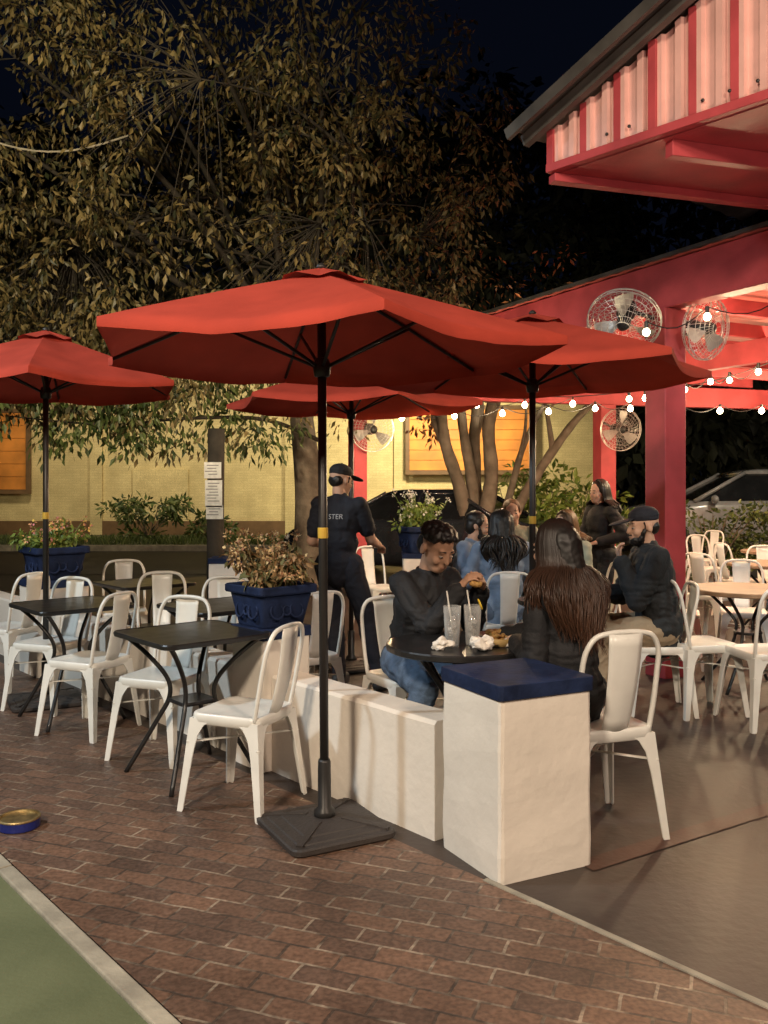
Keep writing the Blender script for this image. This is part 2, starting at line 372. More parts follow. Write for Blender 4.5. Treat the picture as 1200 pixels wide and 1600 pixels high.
# ------------------------------------------------------------ chairs
def make_chair():
    t=thing('metal_chair','x','chair',(0,0,0))
    b=MB(); sh=lambda w,r,z:[p+V((0,.0,0)) for p in rsq(w,w*1.0,r,z)]
    b.loft([sh(.352,.05,.398),sh(.362,.05,.402),sh(.366,.05,.436),sh(.36,.05,.447),sh(.345,.045,.451),sh(.315,.04,.444),sh(.2,.03,.440),sh(.05,.02,.439)])
    b.build('seat',M['white'],t,smooth=True)
    for sx in(1,-1):
        for sy in(1,-1):
            b=MB(); rs=[]
            for z,w in((.425,.12),(.395,.078),(.35,.054),(.27,.043),(.14,.036),(.01,.030),(0,.026)):
                k=(.425-z)/.425; cx=sx*(.180+.042*k); cy=sy*(.180+.042*k); th=.006
                rs.append([(cx,cy,z),(cx-sx*w,cy,z),(cx-sx*w,cy-sy*th,z),(cx-sx*th,cy-sy*th,z),(cx-sx*th,cy-sy*w,z),(cx,cy-sy*w,z)])
            b.loft(rs); b.build('leg',M['white'],t)
    pts=cr([(.166,-.155,.43),(.172,-.18,.55),(.172,-.205,.68),(.165,-.225,.77),(.13,-.238,.83),(.07,-.243,.848),(0,-.244,.851),(-.07,-.243,.848),(-.13,-.238,.83),(-.165,-.225,.77),(-.172,-.205,.68),(-.172,-.18,.55),(-.166,-.155,.43)],5)
    MB().tube(pts,.0112,8).build('back_hoop',M['white'],t,smooth=True)
    b=MB(); rs=[]
    for k in range(9):
        q=k/8; z=.44+.405*q; y=-.165-.085*q**.9-.012*sin(pi*q); w=.060+.016*q
        row=[]
        for j in range(7):
            a=-1+j/3; row.append((a*w,y-.012*(1-a*a),z))
        rs.append(row+[(x,y2-.004,z2) for x,y2,z2 in reversed(row)])
    b.loft(rs); b.build('back_slat',M['white'],t,smooth=True)
    b=MB(); b.bar((.19,.19,.31),(-.19,-.19,.31),.018,.005); b.bar((.19,-.19,.316),(-.19,.19,.316),.018,.005)
    b.build('brace',M['white'],t)
    return t
chair0=make_chair(); used=[0]
def chair(x,y,f,label,group=None,s=1.0):
    if not used[0]:
        used[0]=1; o=chair0; o.location=(x,y,.004); o.rotation_euler=(0,0,yawof(f)); o['label']=label
        if group:o['group']=group
        return o
    return dup(chair0,label,(x,y,.004),yawof(f),group,s)
G1='white metal cafe chairs'
chair(-.665,4.25,(-.92,.38),'white metal chair on the brick nearest the umbrella base',G1,1)
chair(-1.24,5.02,(-.35,-.94),'white metal chair behind the nearest black square table',G1)
chair(-1.81,5.50,(-.92,.38),'white metal chair on the brick second from the umbrella base',G1)
chair(-2.27,6.1,(-.35,-.94),'white metal chair behind the left black square table',G1)
chair(-2.82,6.75,(-.9,.4),'white metal chair cut by the left edge of the photo',G1)
chair(-2.2,7.6,(.3,-.95),'white metal chair farthest back behind the left tables, its hoop highest',G1)
chair(-1.62,6.5,(.2,-.98),'white metal chair just beyond the low wall behind left tables',G1)
chair(-1.09,6.15,(.1,-1),'white metal chair beyond the wall, left of the brown blossom planter',G1)
chair(-.52,5.65,(-.6,.8),'white metal chair between the planter and the standing server',G1)
chair(-.05,9.4,(.5,-.85),'small white chair behind the server near the dark car',G1)
chair(.13,5.02,(.5,-.87),'white chair the man in blue jeans sits on',G1)
c=chair(.92,3.95,(-.30,.95),'cream chair the long haired woman in black sits on',G1,1.05)
chair(.93,6.95,(-.05,1),'white chair the woman in pale denim sits on',G1)
chair(.62,7.55,(.95,-.2),'white chair the bearded man sits on',G1)
chair(1.2,8.2,(0,-1),'white chair at the far side of the group table',G1)
chair(1.72,7.5,(-.95,-.1),'white chair the woman in sage top sits on',G1)
chair(1.82,6.0,(-1,.05),'white chair the man in khaki trousers sits on',G1)
chair(2.10,5.98,(.97,.2),'empty white chair facing right beside the red post',G1,1.04)
chair(2.42,5.68,(-.15,.98),'empty white chair cut by the right edge nearest camera',G1,1.04)
chair(3.05,7.6,(-.3,-.95),'empty chair across the near wooden table at right',G1)
chair(2.45,7.5,(.9,-.3),'empty chair behind the red post beside wooden table',G1)
chair(4.2,11.6,(.3,-.95),'far empty white chair just right of the red post',G1)
chair(5.2,11.7,(-.5,-.8),'far empty white chair at the right edge',G1)
chair(4.05,10.2,(.95,.2),'far empty white chair left of the far wooden table',G1)
chair(2.25,9.6,(-.6,-.6),'white chair behind the man in khaki trousers',G1)
chair(3.2,8.75,(.8,.6),'empty chair left of the middle wooden table at right',G1)
chair(4.05,9.5,(-.3,-.95),'empty chair behind the middle wooden table at right',G1)
chair(4.6,12.9,(-.8,-.5),'farthest white chair in the row at right',G1)
# ------------------------------------------------------------ tables
def sq_table(loc,label):
    t=thing('square_table',label,'table',(loc[0],loc[1],.004),ANGE,'black square metal tables')
    MB().loft([rsq(.60,.60,.05,.712),rsq(.62,.62,.06,.716),rsq(.625,.625,.06,.733),rsq(.615,.615,.055,.74),rsq(.59,.59,.05,.737),rsq(.1,.1,.02,.737)]).build('tabletop',M['tmetal'],t,smooth=False)
    for sx in(1,-1):
        for sy in(1,-1):
            MB().tube(cr([(sx*.25,sy*.25,.712),(sx*.17,sy*.17,.62),(sx*.095,sy*.095,.50),(sx*.085,sy*.085,.40),(sx*.13,sy*.13,.28),(sx*.25,sy*.25,.0)],5),.0125,8).build('leg',M['tmetal'],t,smooth=True)
    MB().loft([rsq(.19,.19,.03,.375),rsq(.2,.2,.03,.385),rsq(.19,.19,.03,.395)]).build('shelf',M['tmetal'],t)
    return t
sq_table((-1.0,4.67),'black square metal table nearest the umbrella base')
sq_table((-2.02,5.8),'black square metal table at left under the small umbrella')
sq_table((-1.9,7.1),'black square metal table beyond the low wall at left')
sq_table((-1.05,5.75),'black square metal table half hidden behind the blossom planter')
def rd_table(loc,r,label,m,grp):
    t=thing('round_table',label,'table',(loc[0],loc[1],.0),0,grp)
    MB().lathe([(r*.96,.705),(r,.712),(r,.733),(r*.985,.74),(r*.5,.7405),(.001,.7405)],40).build('tabletop',m,t,smooth=False)
    for k in range(4):
        a=pi/4+k*pi/2; q=lambda d,z:(d*cos(a),d*sin(a),z)
        MB().tube(cr([q(r*.8,.71),q(.12,.52),q(.09,.42),q(.15,.25),q(r*.85,0)],5),.0125,8).build('leg',M['tmetal'],t,smooth=True)
    MB().lathe([(.10,.40),(.105,.41),(.10,.42)],20).build('shelf',M['tmetal'],t)
    return t
rd_table((.37,4.36),.36,'black round table set with drinks between the two diners',M['tmetal'],None)
rd_table((1.12,7.55),.36,'dark round table the group of four sits around',M['tmetal'],None)
rd_table((1.2,6.02),.30,'small dark round table before the man in khaki trousers',M['tmetal'],None)
rd_table((2.72,6.7),.42,'round wooden table at right beside the red post',M['wood'],None)
rd_table((4.7,10.6),.45,'far round wooden table at the right edge',M['wood'],None)
rd_table((3.85,8.9),.42,'middle round wooden table at right, half cut by the edge',M['wood'],None)
# ------------------------------------------------------------ umbrellas
def umbrella(loc,r,apex,rim,rot,label,base=True,lean=0):
    t=thing('patio_umbrella',label,'umbrella',(loc[0],loc[1],.004),0,'red canvas patio umbrellas')
    t.rotation_euler=(0,R(lean),0)
    MB().tube([(0,0,.02),(0,0,apex-.02)],.0195,14).build('pole',M['pole'],t,smooth=True)
    b=MB(); K=10; corner=lambda a:V((r*cos(a),r*sin(a),0))
    for i in range(6):
        a0=R(rot+60*i); a1=a0+pi/3; grid=[]
        for u in range(K+1):
            q=.03+.97*u/K; row=[]
            for v in range(K+1):
                w=v/K; p=corner(a0).lerp(corner(a1),w)*q
                pull=sin(pi*w)*q*q*.04*r
                p=p*(1-pull/r)
                p.z=apex-(apex-rim)*(q**1.08)-sin(pi*w)*q*.034*r*1.2+sin(pi*w)*(.012*noise.noise(p*5+V((i*3,r,loc[0])))+.004*noise.noise(p*14))
                row.append(p)
            grid.append(b.ring(row))
        for u in range(K):
            for v in range(K): b.f.append((grid[u][v],grid[u][v+1],grid[u+1][v+1],grid[u+1][v]))
        h=[b.v[k]+V((0,0,-.035)) for k in grid[K]]; hi=b.ring(h)
        for v in range(K): b.f.append((grid[K][v],grid[K][v+1],hi[v+1],hi[v]))
    b.build('canopy',M['canvas'],t,smooth=True,fix=False)
    b=MB()
    for i in range(6):
        a0=R(rot+60*i);a1=a0+pi/3
        ring=[]
        for v in range(5):
            w=v/4; p=corner(a0).lerp(corner(a1),w)*.2; p.z=apex-.038+.012*sin(2*pi*w); ring.append(p)
        ii=b.ring([V((0,0,apex+.028))]+ring)
        for v in range(4): b.f.append((ii[0],ii[v+1],ii[v+2]))
    b.build('vent_cap',M['canvas'],t,smooth=False)
    MB().lathe([(.02,apex+.02),(.024,apex+.032),(.012,apex+.045),(.001,apex+.05)],12).build('finial',M['pole'],t,smooth=True)
    hz=apex-.40
    MB().lathe([(.02,hz-.05),(.034,hz-.045),(.04,hz),(.03,hz+.03),(.02,hz+.035)],14).build('hub',M['black'],t,smooth=True)
    for i in range(6):
        a=R(rot+60*i); d=V((cos(a),sin(a),0)); zz=lambda q:apex-(apex-rim)*(q**1.08)-.014
        rb=MB().tube([d*.03+V((0,0,zz(.03))),d*r*.5+V((0,0,zz(.5))),d*r*.985+V((0,0,zz(.985)))],.008,6).build('rib',M['black'],t,smooth=True)
        MB().tube([d*.035+V((0,0,hz)),d*r*.52+V((0,0,zz(.52)-.004))],.008,6).build('strut',M['black'],rb,smooth=True)
    MB().lathe([(.0205,1.27),(.0225,1.272),(.0225,1.315),(.0205,1.317)],14).build('yellow_band',M['yellow'],t)
    if base:
        b=MB(); rr=lambda w,z:[Matrix.Rotation(R(28),3,'Z')@p for p in rsq(w,w,w*.1,z)]
        b.loft([rr(.46,0),rr(.48,.01),rr(.48,.028),rr(.465,.034),rr(.41,.035),rr(.40,.041),rr(.31,.045),rr(.30,.050),rr(.16,.062),rr(.10,.066)])
        bo=b.build('base',M['base'],t)
        for k in range(4):
            m=Matrix.Rotation(R(28+45+90*k),3,'Z'); b=MB(); b.bar(m@V((.08,0,.064)),m@V((.29,0,.038)),.03,.010)
            b.build('base_rib',M['base'],bo)
        b=MB().lathe([(.048,.06),(.045,.09),(.03,.105),(.028,.30),(.024,.31),(.0205,.31)],16); b.build('sleeve',M['pole'],t,smooth=True)
    return t
umbrella((-.258,3.9),1.05,2.42,2.10,285,'largest red umbrella nearest the camera on a dark square base',True,-.35)
umbrella((-2.34,6.2),.98,2.55,2.2,285,'red umbrella at the left edge over a black square table')
umbrella((.895,5.4),1.08,2.51,2.19,300,'red umbrella at right in front of the pergola post')
umbrella((-.27,7.4),1.08,2.50,2.19,290,'lower red umbrella seen beneath the largest one')
# ------------------------------------------------------------ planters
def planter(loc,rz,w,label,fm,lm,hh=.2,nf=260,nl=500,nh=34):
    t=thing('planter',label,'planter',loc,rz)
    k=w/.45; q=lambda a,z:rsq(a*k,a*k,.03*k,z*k)
    b=MB(); b.loft([q(.31,0),q(.32,.01),q(.395,.21),q(.44,.215),q(.45,.225),q(.45,.262),q(.435,.27),q(.38,.262),q(.37,.2)])
    p=b.build('pot',M['blue'],t)
    for a in range(4):
        m=Matrix.Rotation(a*pi/2,3,'Z'); tilt=Matrix.Rotation(-.19,3,'X')
        b=MB()
        for cx,rad in((-.075,.05),(.075,.05),(0,.03)):
            pts=[m@(V((cx*k,-.186*k,.11*k))+tilt@V((rad*k*cos(x*pi/8),0,rad*k*sin(x*pi/8)))) for x in range(17)]
            b.tube(pts,.008*k,6)
        b.build('moulding',M['blue'],p,smooth=True)
    MB().loft([q(.37,.23),q(.36,.235)]).build('soil',M['soil'],t)
    g=random.Random(int(loc[0]*100)+5)
    b=MB(); heads=[]
    for i in range(nh):
        a=g.uniform(0,6.28); d=g.uniform(.02,.2)*k; e_=V((d*1.5*cos(a),d*1.5*sin(a),(.30+g.uniform(.1,1)*hh)*k)); heads.append(e_)
        b.tube(cr([(d*.4*cos(a),d*.4*sin(a),.22*k),(d*cos(a),d*sin(a),.22*k+(e_.z-.22*k)*.55),e_],3),.003,4)
    b.build('stems',lm,t,fix=False)
    b=MB(); 
    for i in range(22): 
        a=g.uniform(0,6.28); d=g.uniform(0,.25)*k
        b.cloud((d*cos(a),d*sin(a),(.28+g.uniform(0,.6)*hh)*k),(.09*k,.09*k,.07*k),nl//22,.06*k,.03*k,.5,g)
    b.build('foliage',lm,t,fix=False)
    for c in heads:
        b=MB(); b.cloud(c,(.030*k,.030*k,.028*k),nf//34+4,.026*k,.02*k,.1,g)
        b.build('flower_head',fm,t,fix=False)
    return t
planter(su(1.89,.22,.746),ANGE,.375,'blue planter of dried brown blossoms on the pillar by server',M['flowerbrown'],M['drystem'],.30,520,1000,52)
planter(su(5.05,.22,.751),ANGE,.44,'blue planter of yellow and pink flowers at far left',M['flowermix'],M['leafbright'],.2)
planter((.42,10.2,.751),.3,.50,'blue planter of white flowers and green leaves by dark car',M['flowerwhite'],M['leafbright'],.32,300,700)
# ------------------------------------------------------------ pergola
D1=V((-.447,.894,0)); D2=V((.894,.447,0)); D3=V((.96,.28,0)); PA=V((2.23,7.1,0))
pg=thing('pergola','red painted timber pergola with metal roof over the patio','pergola',PA)
mD=Matrix.Rotation(math.atan2(D1.y,D1.x),3,'Z')
def L(p): return V(p)-PA
def beam(a,b,w,h,z,name='beam',m=None,par=pg):
    a=V((a[0],a[1],z+h/2)); b=V((b[0],b[1],z+h/2)); return MB().bar(L(a),L(b),w,h).build(name,m or M['red'],par,bev=.006)
near=PA-D1*3.2; far=PA+D1*5.87
beam(near,far,.16,.36,2.895)
for t0,w in((0,.22),(-2.9,.22),(5.8,.2)):
    p=PA+D1*t0; MB().box(L((p.x,p.y,1.446)),(w,w,2.892),mD).build('post',M['red'],pg,bev=.008)
bk=far+D3*8.5; beam(far+D3*.15,bk,.16,.3,2.72)
for t0 in(3.85,7.9):
    p=far+D3*t0; MB().box(L((p.x,p.y,1.36)),(.25,.25,2.72),Matrix.Rotation(.28,3,'Z')).build('post',M['red'],pg,bev=.008)
beam(near+D2*2.7,far+D2*2.7-D1*.3,.12,.25,2.82)
for i in range(11):
    a=near+D1*(.3+i*.86); beam(a+D2*.09,a+D2*6.5,.06,.14,3.07,'rafter')
rf=MB(); n=60
a0=near-D2*.12; b0=far-D2*.12
rows=[]
for s_ in range(n+1):
    p=a0.lerp(b0,s_/n); dz=.012*(s_%2)
    rows.append([L((p.x,p.y,3.262+dz)),L((p.x+D2.x*7,p.y+D2.y*7,3.262+dz))])
rf.loft(rows,cap=False,closed=False); rf.build('roof_sheet',M['ceiling'],pg)
MB().bar(L((a0.x,a0.y,3.285)),L((b0.x,b0.y,3.285)),.03,.03).build('roof_edge',M['galv'],pg)
Q=V((1.05,5.5,0)); cd=-E; g2=V((.95,.31,0))
cn_=thing('roof_canopy','corrugated gable end of the nearby red building roof','roof',(Q.x,Q.y,0))
hb=3.445; ht=lambda t:3.68+.40*t
def q_(t,off,z): 
    p=cd*t-N*off; return V((p.x,p.y,z))
b=MB(); rows=[]
prof=[(0,0),(.010,.030),(.045,.030),(.055,0)]
base_t=0
while base_t<3.2:
    for dt,of in prof: rows.append([q_(base_t+dt,of,hb+.03),q_(base_t+dt,of,ht(base_t+dt))])
    base_t+=.118
b.loft(rows,cap=False,closed=False); b.build('gable_panel',M['panel'],cn_)
MB().bar(q_(-.03,.02,hb),q_(3.2,.02,hb),.07,.05).build('bottom_trim',M['red'],cn_,bev=.004)
for k in range(14):
    t0=k*.236-.005; wd=.05 if k in(0,3,6,9) else .018
    MB().bar(q_(t0,.022,hb-.02),q_(t0,.022,ht(t0)),wd,.05,V((cd.x,cd.y,0))).build('stud',M['red'],cn_,bev=.003)
b=MB()
for t0 in (.3,.45,.9,1.05,1.2):
    b.ell(q_(t0+.1,.032,hb+.09),(.01,.01,.01))
b.build('bolts',M['black'],cn_)
b=MB(); p0=V((0,0,hb-.03)); p1=q_(3.2,0,hb-.03); p2=p1+g2*5; p3=p0+g2*5
b.f.append(tuple(b.ring([p0,p1,p2,p3]))); b.build('soffit',M['red'],cn_)
MB().bar(V((-.02,0,hb-.055)),g2*4+V((0,0,hb-.055)),.08,.05).build('soffit_beam',M['red'],cn_,bev=.005)
MB().bar(q_(.75,-.05,hb-.075),q_(.75,-.05,hb-.075)+g2*3,.07,.09).build('soffit_beam',M['red'],cn_,bev=.005)
rk=lambda t,of,up:q_(t,of,ht(t)+.05+up)
b=MB(); rows=[]
for i in range(25):
    of=.26-i*.12; up=.014*(i%2)
    rows.append([rk(-.16,of,up),rk(3.2,of,up)])
b.loft(rows,cap=False,closed=False); b.build('roof_sheet',M['galv'],cn_)
MB().bar(rk(-.16,.26,-.03),rk(3.2,.26,-.03),.03,.07).build('rake_board',M['galv'],cn_)
MB().bar(rk(-.14,.12,-.05),rk(3.2,.12,-.05),.05,.07).build('purlin',M['galv'],cn_)
# ------------------------------------------------------------ fans
def fan(c,nrm,r,mount,label):
    t=thing('wall_fan',label,'fan',c,0,'caged wall fans on the pergola posts')
    nrm=V(nrm).normalized(); x,y=frame(nrm)
    m=Matrix((x,y,nrm)).transposed()
    b=MB()
    dep=lambda q:.085*math.sqrt(max(0,1-q*q))+.02
    for sgn in(1,-1):
        for q in(.22,.4,.58,.74,.88):
            b.tube([m@V((r*q*cos(k*pi/18),r*q*sin(k*pi/18),sgn*dep(q))) for k in range(37)],.0020,4)
        for k in range(34):
            a=k*pi/17
            b.tube([m@V((r*q*cos(a+q*.35),r*q*sin(a+q*.35),sgn*dep(q))) for q in(.2,.4,.6,.8,.93,1)],.0015,4)
    for z in(.02,-.02): b.tube([m@V((r*cos(k*pi/18),r*sin(k*pi/18),z)) for k in range(37)],.005,6)
    b.build('cage',M['chrome'],t,fix=False)
    for k in range(3):
        a=k*2*pi/3+.4; b=MB(); rows=[]
        for i in range(7):
            q=.16+.72*i/6; w=(.34+.35*sin(pi*i/6*.8))
            rows.append([m@V((r*q*cos(a+j*w),r*q*sin(a+j*w),j*.07)) for j in(-.5,-.25,0,.25,.5)])
        b.loft(rows,cap=False,closed=False); b.build('blade',M['blade'],t,smooth=True)
    MB().lathe([(.001,.08),(r*.14,.075),(r*.19,.05),(r*.19,-.05),(r*.26,-.09),(r*.26,-.2),(r*.2,-.22),(.001,-.225)],18,(0,0,0),m).build('motor',M['black'],t,smooth=True)
    d=V(mount)-V(c); MB().tube([m@V((0,0,-.16)),d],.018,8).build('bracket',M['black'],t,smooth=True)
    return t
fan(at(975,502,6.85),(-.28,-.60,-.62),.275,at(1030,500,7.1),'large caged fan on the left side of the near red post')
fan(at(1103,513,7.0),(.55,-.78,-.15),.245,at(1050,510,7.15),'caged fan on the right side of the near red post')
fan(at(970,671,13.0),(.2,-.97,-.1),.31,at(942,660,13.3),'caged fan low on the far red post')
fan(at(582,671,12.1),(.3,-.95,-.1),.30,at(555,665,12.35),'caged fan on the distant left red post')
# ------------------------------------------------------------ string lights
def string(pts,label):
    c=pts[0]; t=thing('string_lights',label,'string lights',c)
    b=MB(); P=[p-c+V((0,0,.10)) for p in pts]; path=[]
    for a,d in zip(P,P[1:]):
        for k in range(6): q=k/6; path.append(a.lerp(d,q)-V((0,0,.10*sin(pi*q))))
    path.append(P[-1]); b.tube(path,.005,5); b.build('cable',M['wire'],t,fix=False)
    for i,p in enumerate(P):
        f=max(.9,pts[i].y/9.5)*.66
        bl=MB().lathe([(.001,-.045-.10*f),(.022*f,-.045-.096*f),(.040*f,-.045-.075*f),(.045*f,-.045-.055*f),(.040*f,-.045-.032*f),(.022*f,-.045-.008*f),(.014,-.042)],14,p).build('bulb',M['bulb'],t,smooth=True)
        MB().lathe([(.015,-.05),(.016,0),(.008,.005)],8,p).build('socket',M['black'],bl)
def point_lamp(p,w=58,col=(1,.73,.43),rad=.04):
    l=bpy.data.lights.new('bulb_and_fill_lamp','POINT'); l.energy=w; l.color=col; l.shadow_soft_size=rad
    o=bpy.data.objects.new('bulb_and_fill_lamp',l); o.location=V(p)+V((0,0,-.25)); C.objects.link(o)
s1=[at(628,655,11),at(710,652,11),at(785,648,11),at(857,645,11.2),at(930,640,11.4),at(985,640,11.6)]
s2=[at(1008,625,9.9),at(1070,612,9.2),at(1110,600,8.8),at(1140,598,8.5),at(1185,585,8.1)]
s3=[at(1065,645,12.3),at(1125,643,12.5),at(1190,643,12.7),at(1260,640,12.9)]
s4=[at(715,612,8.6),at(983,627,8.9),at(1260,560,8.2)]
s5=[at(1010,524,6.6),at(1105,500,6.75),at(1230,480,6.9)]
s6=[at(665,640,12.2),at(745,634,12.4),at(820,634,12.6),at(895,632,12.9)]
string(s1,'string of glowing bulbs along the far pergola beam'); string(s2,'string of glowing bulbs inside the pergola at right')
string(s3,'string of glowing bulbs at far right below the roof'); string(s4,'string with one large bulb beneath the biggest umbrella edge'); string(s5,'bulbs glowing in front of the two upper fans')
string(s6,'higher second string of bulbs before the orange sign')
for p in (s1[0],s1[2],s1[4],s2[1],s2[4],s3[1],s4[0]): point_lamp(p)
point_lamp(at(1150,540,7.6),60); point_lamp((4.6,9.0,2.95),110); point_lamp((6.0,12.6,2.9),170)  # last two have no bulb: fills added to brighten the ceiling and hedge
# ------------------------------------------------------------ people
def remesh(mb,name,vox,it=4,disp=None):
    me=mb.mesh(name); ob=bpy.data.objects.new('tmp',me); C.objects.link(ob)
    md=ob.modifiers.new('r','REMESH'); md.mode='VOXEL'; md.voxel_size=vox
    m2=ob.modifiers.new('s','SMOOTH'); m2.iterations=it; m2.factor=.5
    dg=bpy.context.evaluated_depsgraph_get(); ev=ob.evaluated_get(dg)
    r=bpy.data.meshes.new_from_object(ev); r.name=name
    bpy.data.objects.remove(ob); bpy.data.meshes.remove(me)
    if disp:
        co=[v.co.copy()+v.normal*disp(v.co) for v in r.vertices]
        for v,c in zip(r.vertices,co): v.co=c
    return r
def ik(a,b,l1,l2,hint):
    d=b-a; L_=d.length
    if L_>(l1+l2)*.995: b=a+d*((l1+l2)*.995/L_); d=b-a; L_=d.length
    q=(l1*l1-l2*l2+L_*L_)/(2*L_); h=math.sqrt(max(l1*l1-q*q,0)); d.normalize()
    hh=hint-d*hint.dot(d); hh.normalize(); return a+d*q+hh*h,b
def folds(a,k):
    def f(p):
        w=V((noise.noise(p*4),noise.noise(p*4+V((9,0,0))),noise.noise(p*4+V((0,9,0)))))*.12
        q=p+w
        return a*noise.noise(q*k)+a*.9*(.35-abs(noise.noise(V((q.x*k*.9,q.y*k*.9,q.z*k*2.4)))))+a*.35*noise.noise(q*k*3)
    return f
def hand(b,w,d,n,side,curl):
    d=d.normalized(); n=(n-d*n.dot(d)).normalized(); l=d.cross(n)*side
    m=Matrix((l,d,n)).transposed()
    b.ell(w+d*.048,(.037,.05,.015),m); b.cap(w-d*.02,.026,w+d*.03,.022)
    for i,ln in enumerate((.068,.076,.071,.056)):
        p=w+d*.085+l*(.030-.0205*i)+d*(-.006*abs(i-1)); a=curl*.25; r=.0092
        for k,f in enumerate((.45,.32,.23)):
            a+=curl; dd=d*cos(a)+n*sin(a); p2=p+dd*ln*f; b.cap(p,r,p2,r*.92,8); p=p2; r*=.92
    p=w+d*.03+l*.03; dd=(d*.65+l*.65+n*.35).normalized(); p2=p+dd*.042; b.cap(p,.013,p2,.010,8)
    dd=(d*.85+l*.1+n*.5).normalized(); b.cap(p2,.010,p2+dd*.032,.008,8)
def person(label,loc,f,sit=True,s=1.,lean=8,sidel=0,twist=0,nod=0,hyaw=0,hroll=0,hands=None,palm=None,feet=None,skin='skinlight',top='clothblack',bottom='clothblack',
           hair='short',hairm='hairblack',sleeve=1.,beard=False,cap=False,vox=.009,w=1.,hz=None,hlen=.4,loose=.019,curl=.35,hoff=(0,0,0),elb=(.7,-.35,-.8),eyeh=.0065,hs=1.,spread=.08,fold=.012):
    ya=yawof(f); root=thing('person',label,'person',(loc[0],loc[1],.004),ya)
    RI=Matrix.Rotation(-ya,3,'Z'); loc3=V((loc[0],loc[1],.004))
    wl=lambda p:RI@(V(p)-loc3)
    hz=hz or (.555 if sit else .93*s)
    T=Matrix.Rotation(R(-lean),3,'X')@Matrix.Rotation(R(sidel),3,'Y')@Matrix.Rotation(R(twist),3,'Z')
    P=V((0,0,hz)); t=lambda x,y,z:P+(T@V((x,y,z)))*s
    HM=Matrix.Rotation(R(hyaw),3,'Z')@Matrix.Rotation(R(hroll),3,'Y')@Matrix.Rotation(R(-nod),3,'X')
    S=s*hs
    nk=t(0,-.005,.49); hc=nk+(T@V((0,.015,.06))+V((0,.012,.085)))*S+V(hoff)
    h=lambda x,y,z:hc+HM@V((x,y,z))*S
    sh={k:t(k*.175*w,-.005,.445) for k in(1,-1)}; hip={k:P+V((k*.09,0,-.01))*s for k in(1,-1)}
    hd={k:(wl(hands[k]) if hands and k in hands else V((k*.13,.36,.755) if sit else (k*.22,.06,.82*s))) for k in(1,-1)}
    ft={k:(wl(feet[k]) if feet and k in feet else V((k*.12,.40,0) if sit else (k*.1,0,0))) for k in(1,-1)}
    el={};wr={};kn={};an={}
    for k in(1,-1):
        el[k],wr[k]=ik(sh[k],hd[k],.285*s,.255*s,V((k*elb[0],elb[1],elb[2])))
        kn[k],an[k]=ik(hip[k],ft[k]+V((0,0,.085)),.43*s,.42*s,V((k*.12,1,.6 if sit else .0)))
    def torso(b,e,neck=True):
        b.ell(P+V((0,0,.01))*s,((.158*w+e)*s,(.115+e)*s,(.12+e)*s),T)
        b.ell(t(0,0,.17),((.140*w+e*1.3)*s,(.1+e*1.3)*s,(.16+e)*s),T)
        b.ell(t(0,.005,.33),((.160*w+e)*s,(.113+e)*s,(.17+e)*s),T)
        b.cap(t(-.13*w,-.01,.425),(.056+e*.8)*s,t(.13*w,-.01,.425),(.056+e*.8)*s)
        for k in(1,-1): b.cap(t(k*.05*w,-.012,.475),(.035+e*.6)*s,t(k*.15*w,-.01,.435),(.045+e*.7)*s)
        b.cap(t(0,-.01,.43),(.068+e)*s,t(0,-.005,.50),(.050+e*.5)*s)
    def arm(b,e,frac):
        for k in(1,-1):
            b.ell(sh[k],[(.053+e*.8)*s]*3)
            if frac<=.5:
                q=sh[k].lerp(el[k],frac*2); b.cap(sh[k],(.051+e*.8)*s,q,(.047+e*1.3)*s)
            else:
                b.cap(sh[k],(.051+e*.8)*s,el[k],(.041+e)*s)
                q=el[k].lerp(wr[k],(frac-.5)*2*.96); b.cap(el[k],(.042+e)*s,q,(.029+e*.8)*s)
    def leg(b,e):
        for k in(1,-1):
            b.cap(hip[k],(.088+e)*s,kn[k],(.058+e)*s); md=kn[k].lerp(an[k],.3)+(V((0,-.012,0)))
            b.cap(kn[k],(.056+e)*s,md,(.055+e)*s); b.cap(md,(.055+e)*s,an[k],(.040+e)*s)
    b=MB(); torso(b,0); arm(b,0,1.); leg(b,0)
    b.cap(nk-(T@V((0,0,.03)))*s,.056*s,h(0,-.015,-.06),.05*s)
    b.ell(h(0,-.012,.03),[.073*S,.094*S,.083*S],HM); b.ell(h(0,.02,-.02),[.060*S,.072*S,.088*S],HM)
    b.ell(h(0,.045,-.078),[.040*S,.043*S,.032*S],HM)
    b.cap(h(0,.086,.012),.008*S,h(0,.102,-.026),.0110*S,8); b.cap(h(-.036,.074,.022),.011*S,h(.036,.074,.022),.011*S,8)
    for k in(1,-1):
        b.ell(h(k*.075,-.012,-.008),[.010*S,.020*S,.031*S],HM,10,6); b.ell(h(k*.037,.062,-.03),[.022*S,.022*S,.022*S],HM,10,6)
    b.cap(h(-.016,.083,-.052),.009*S,h(.016,.083,-.052),.009*S,8); b.cap(h(-.014,.081,-.066),.010*S,h(.014,.081,-.066),.010*S,8)
    for k in(1,-1):
        pn_=V(palm[k]) if palm and k in palm else V((-k*.25,0,-1))
        if palm and k in palm: pn_=RI@pn_
        hand(b,wr[k],(wr[k]-el[k]),pn_,k,curl)
        b.cap(an[k],.036*s,ft[k]+V((0,-.03,.05)),.036*s); b.cap(ft[k]+V((0,-.03,.045)),.035*s,ft[k]+V((0,.13,.035)),.03*s)
    body=link('body',remesh(b,'body',vox),M[skin],root,True)
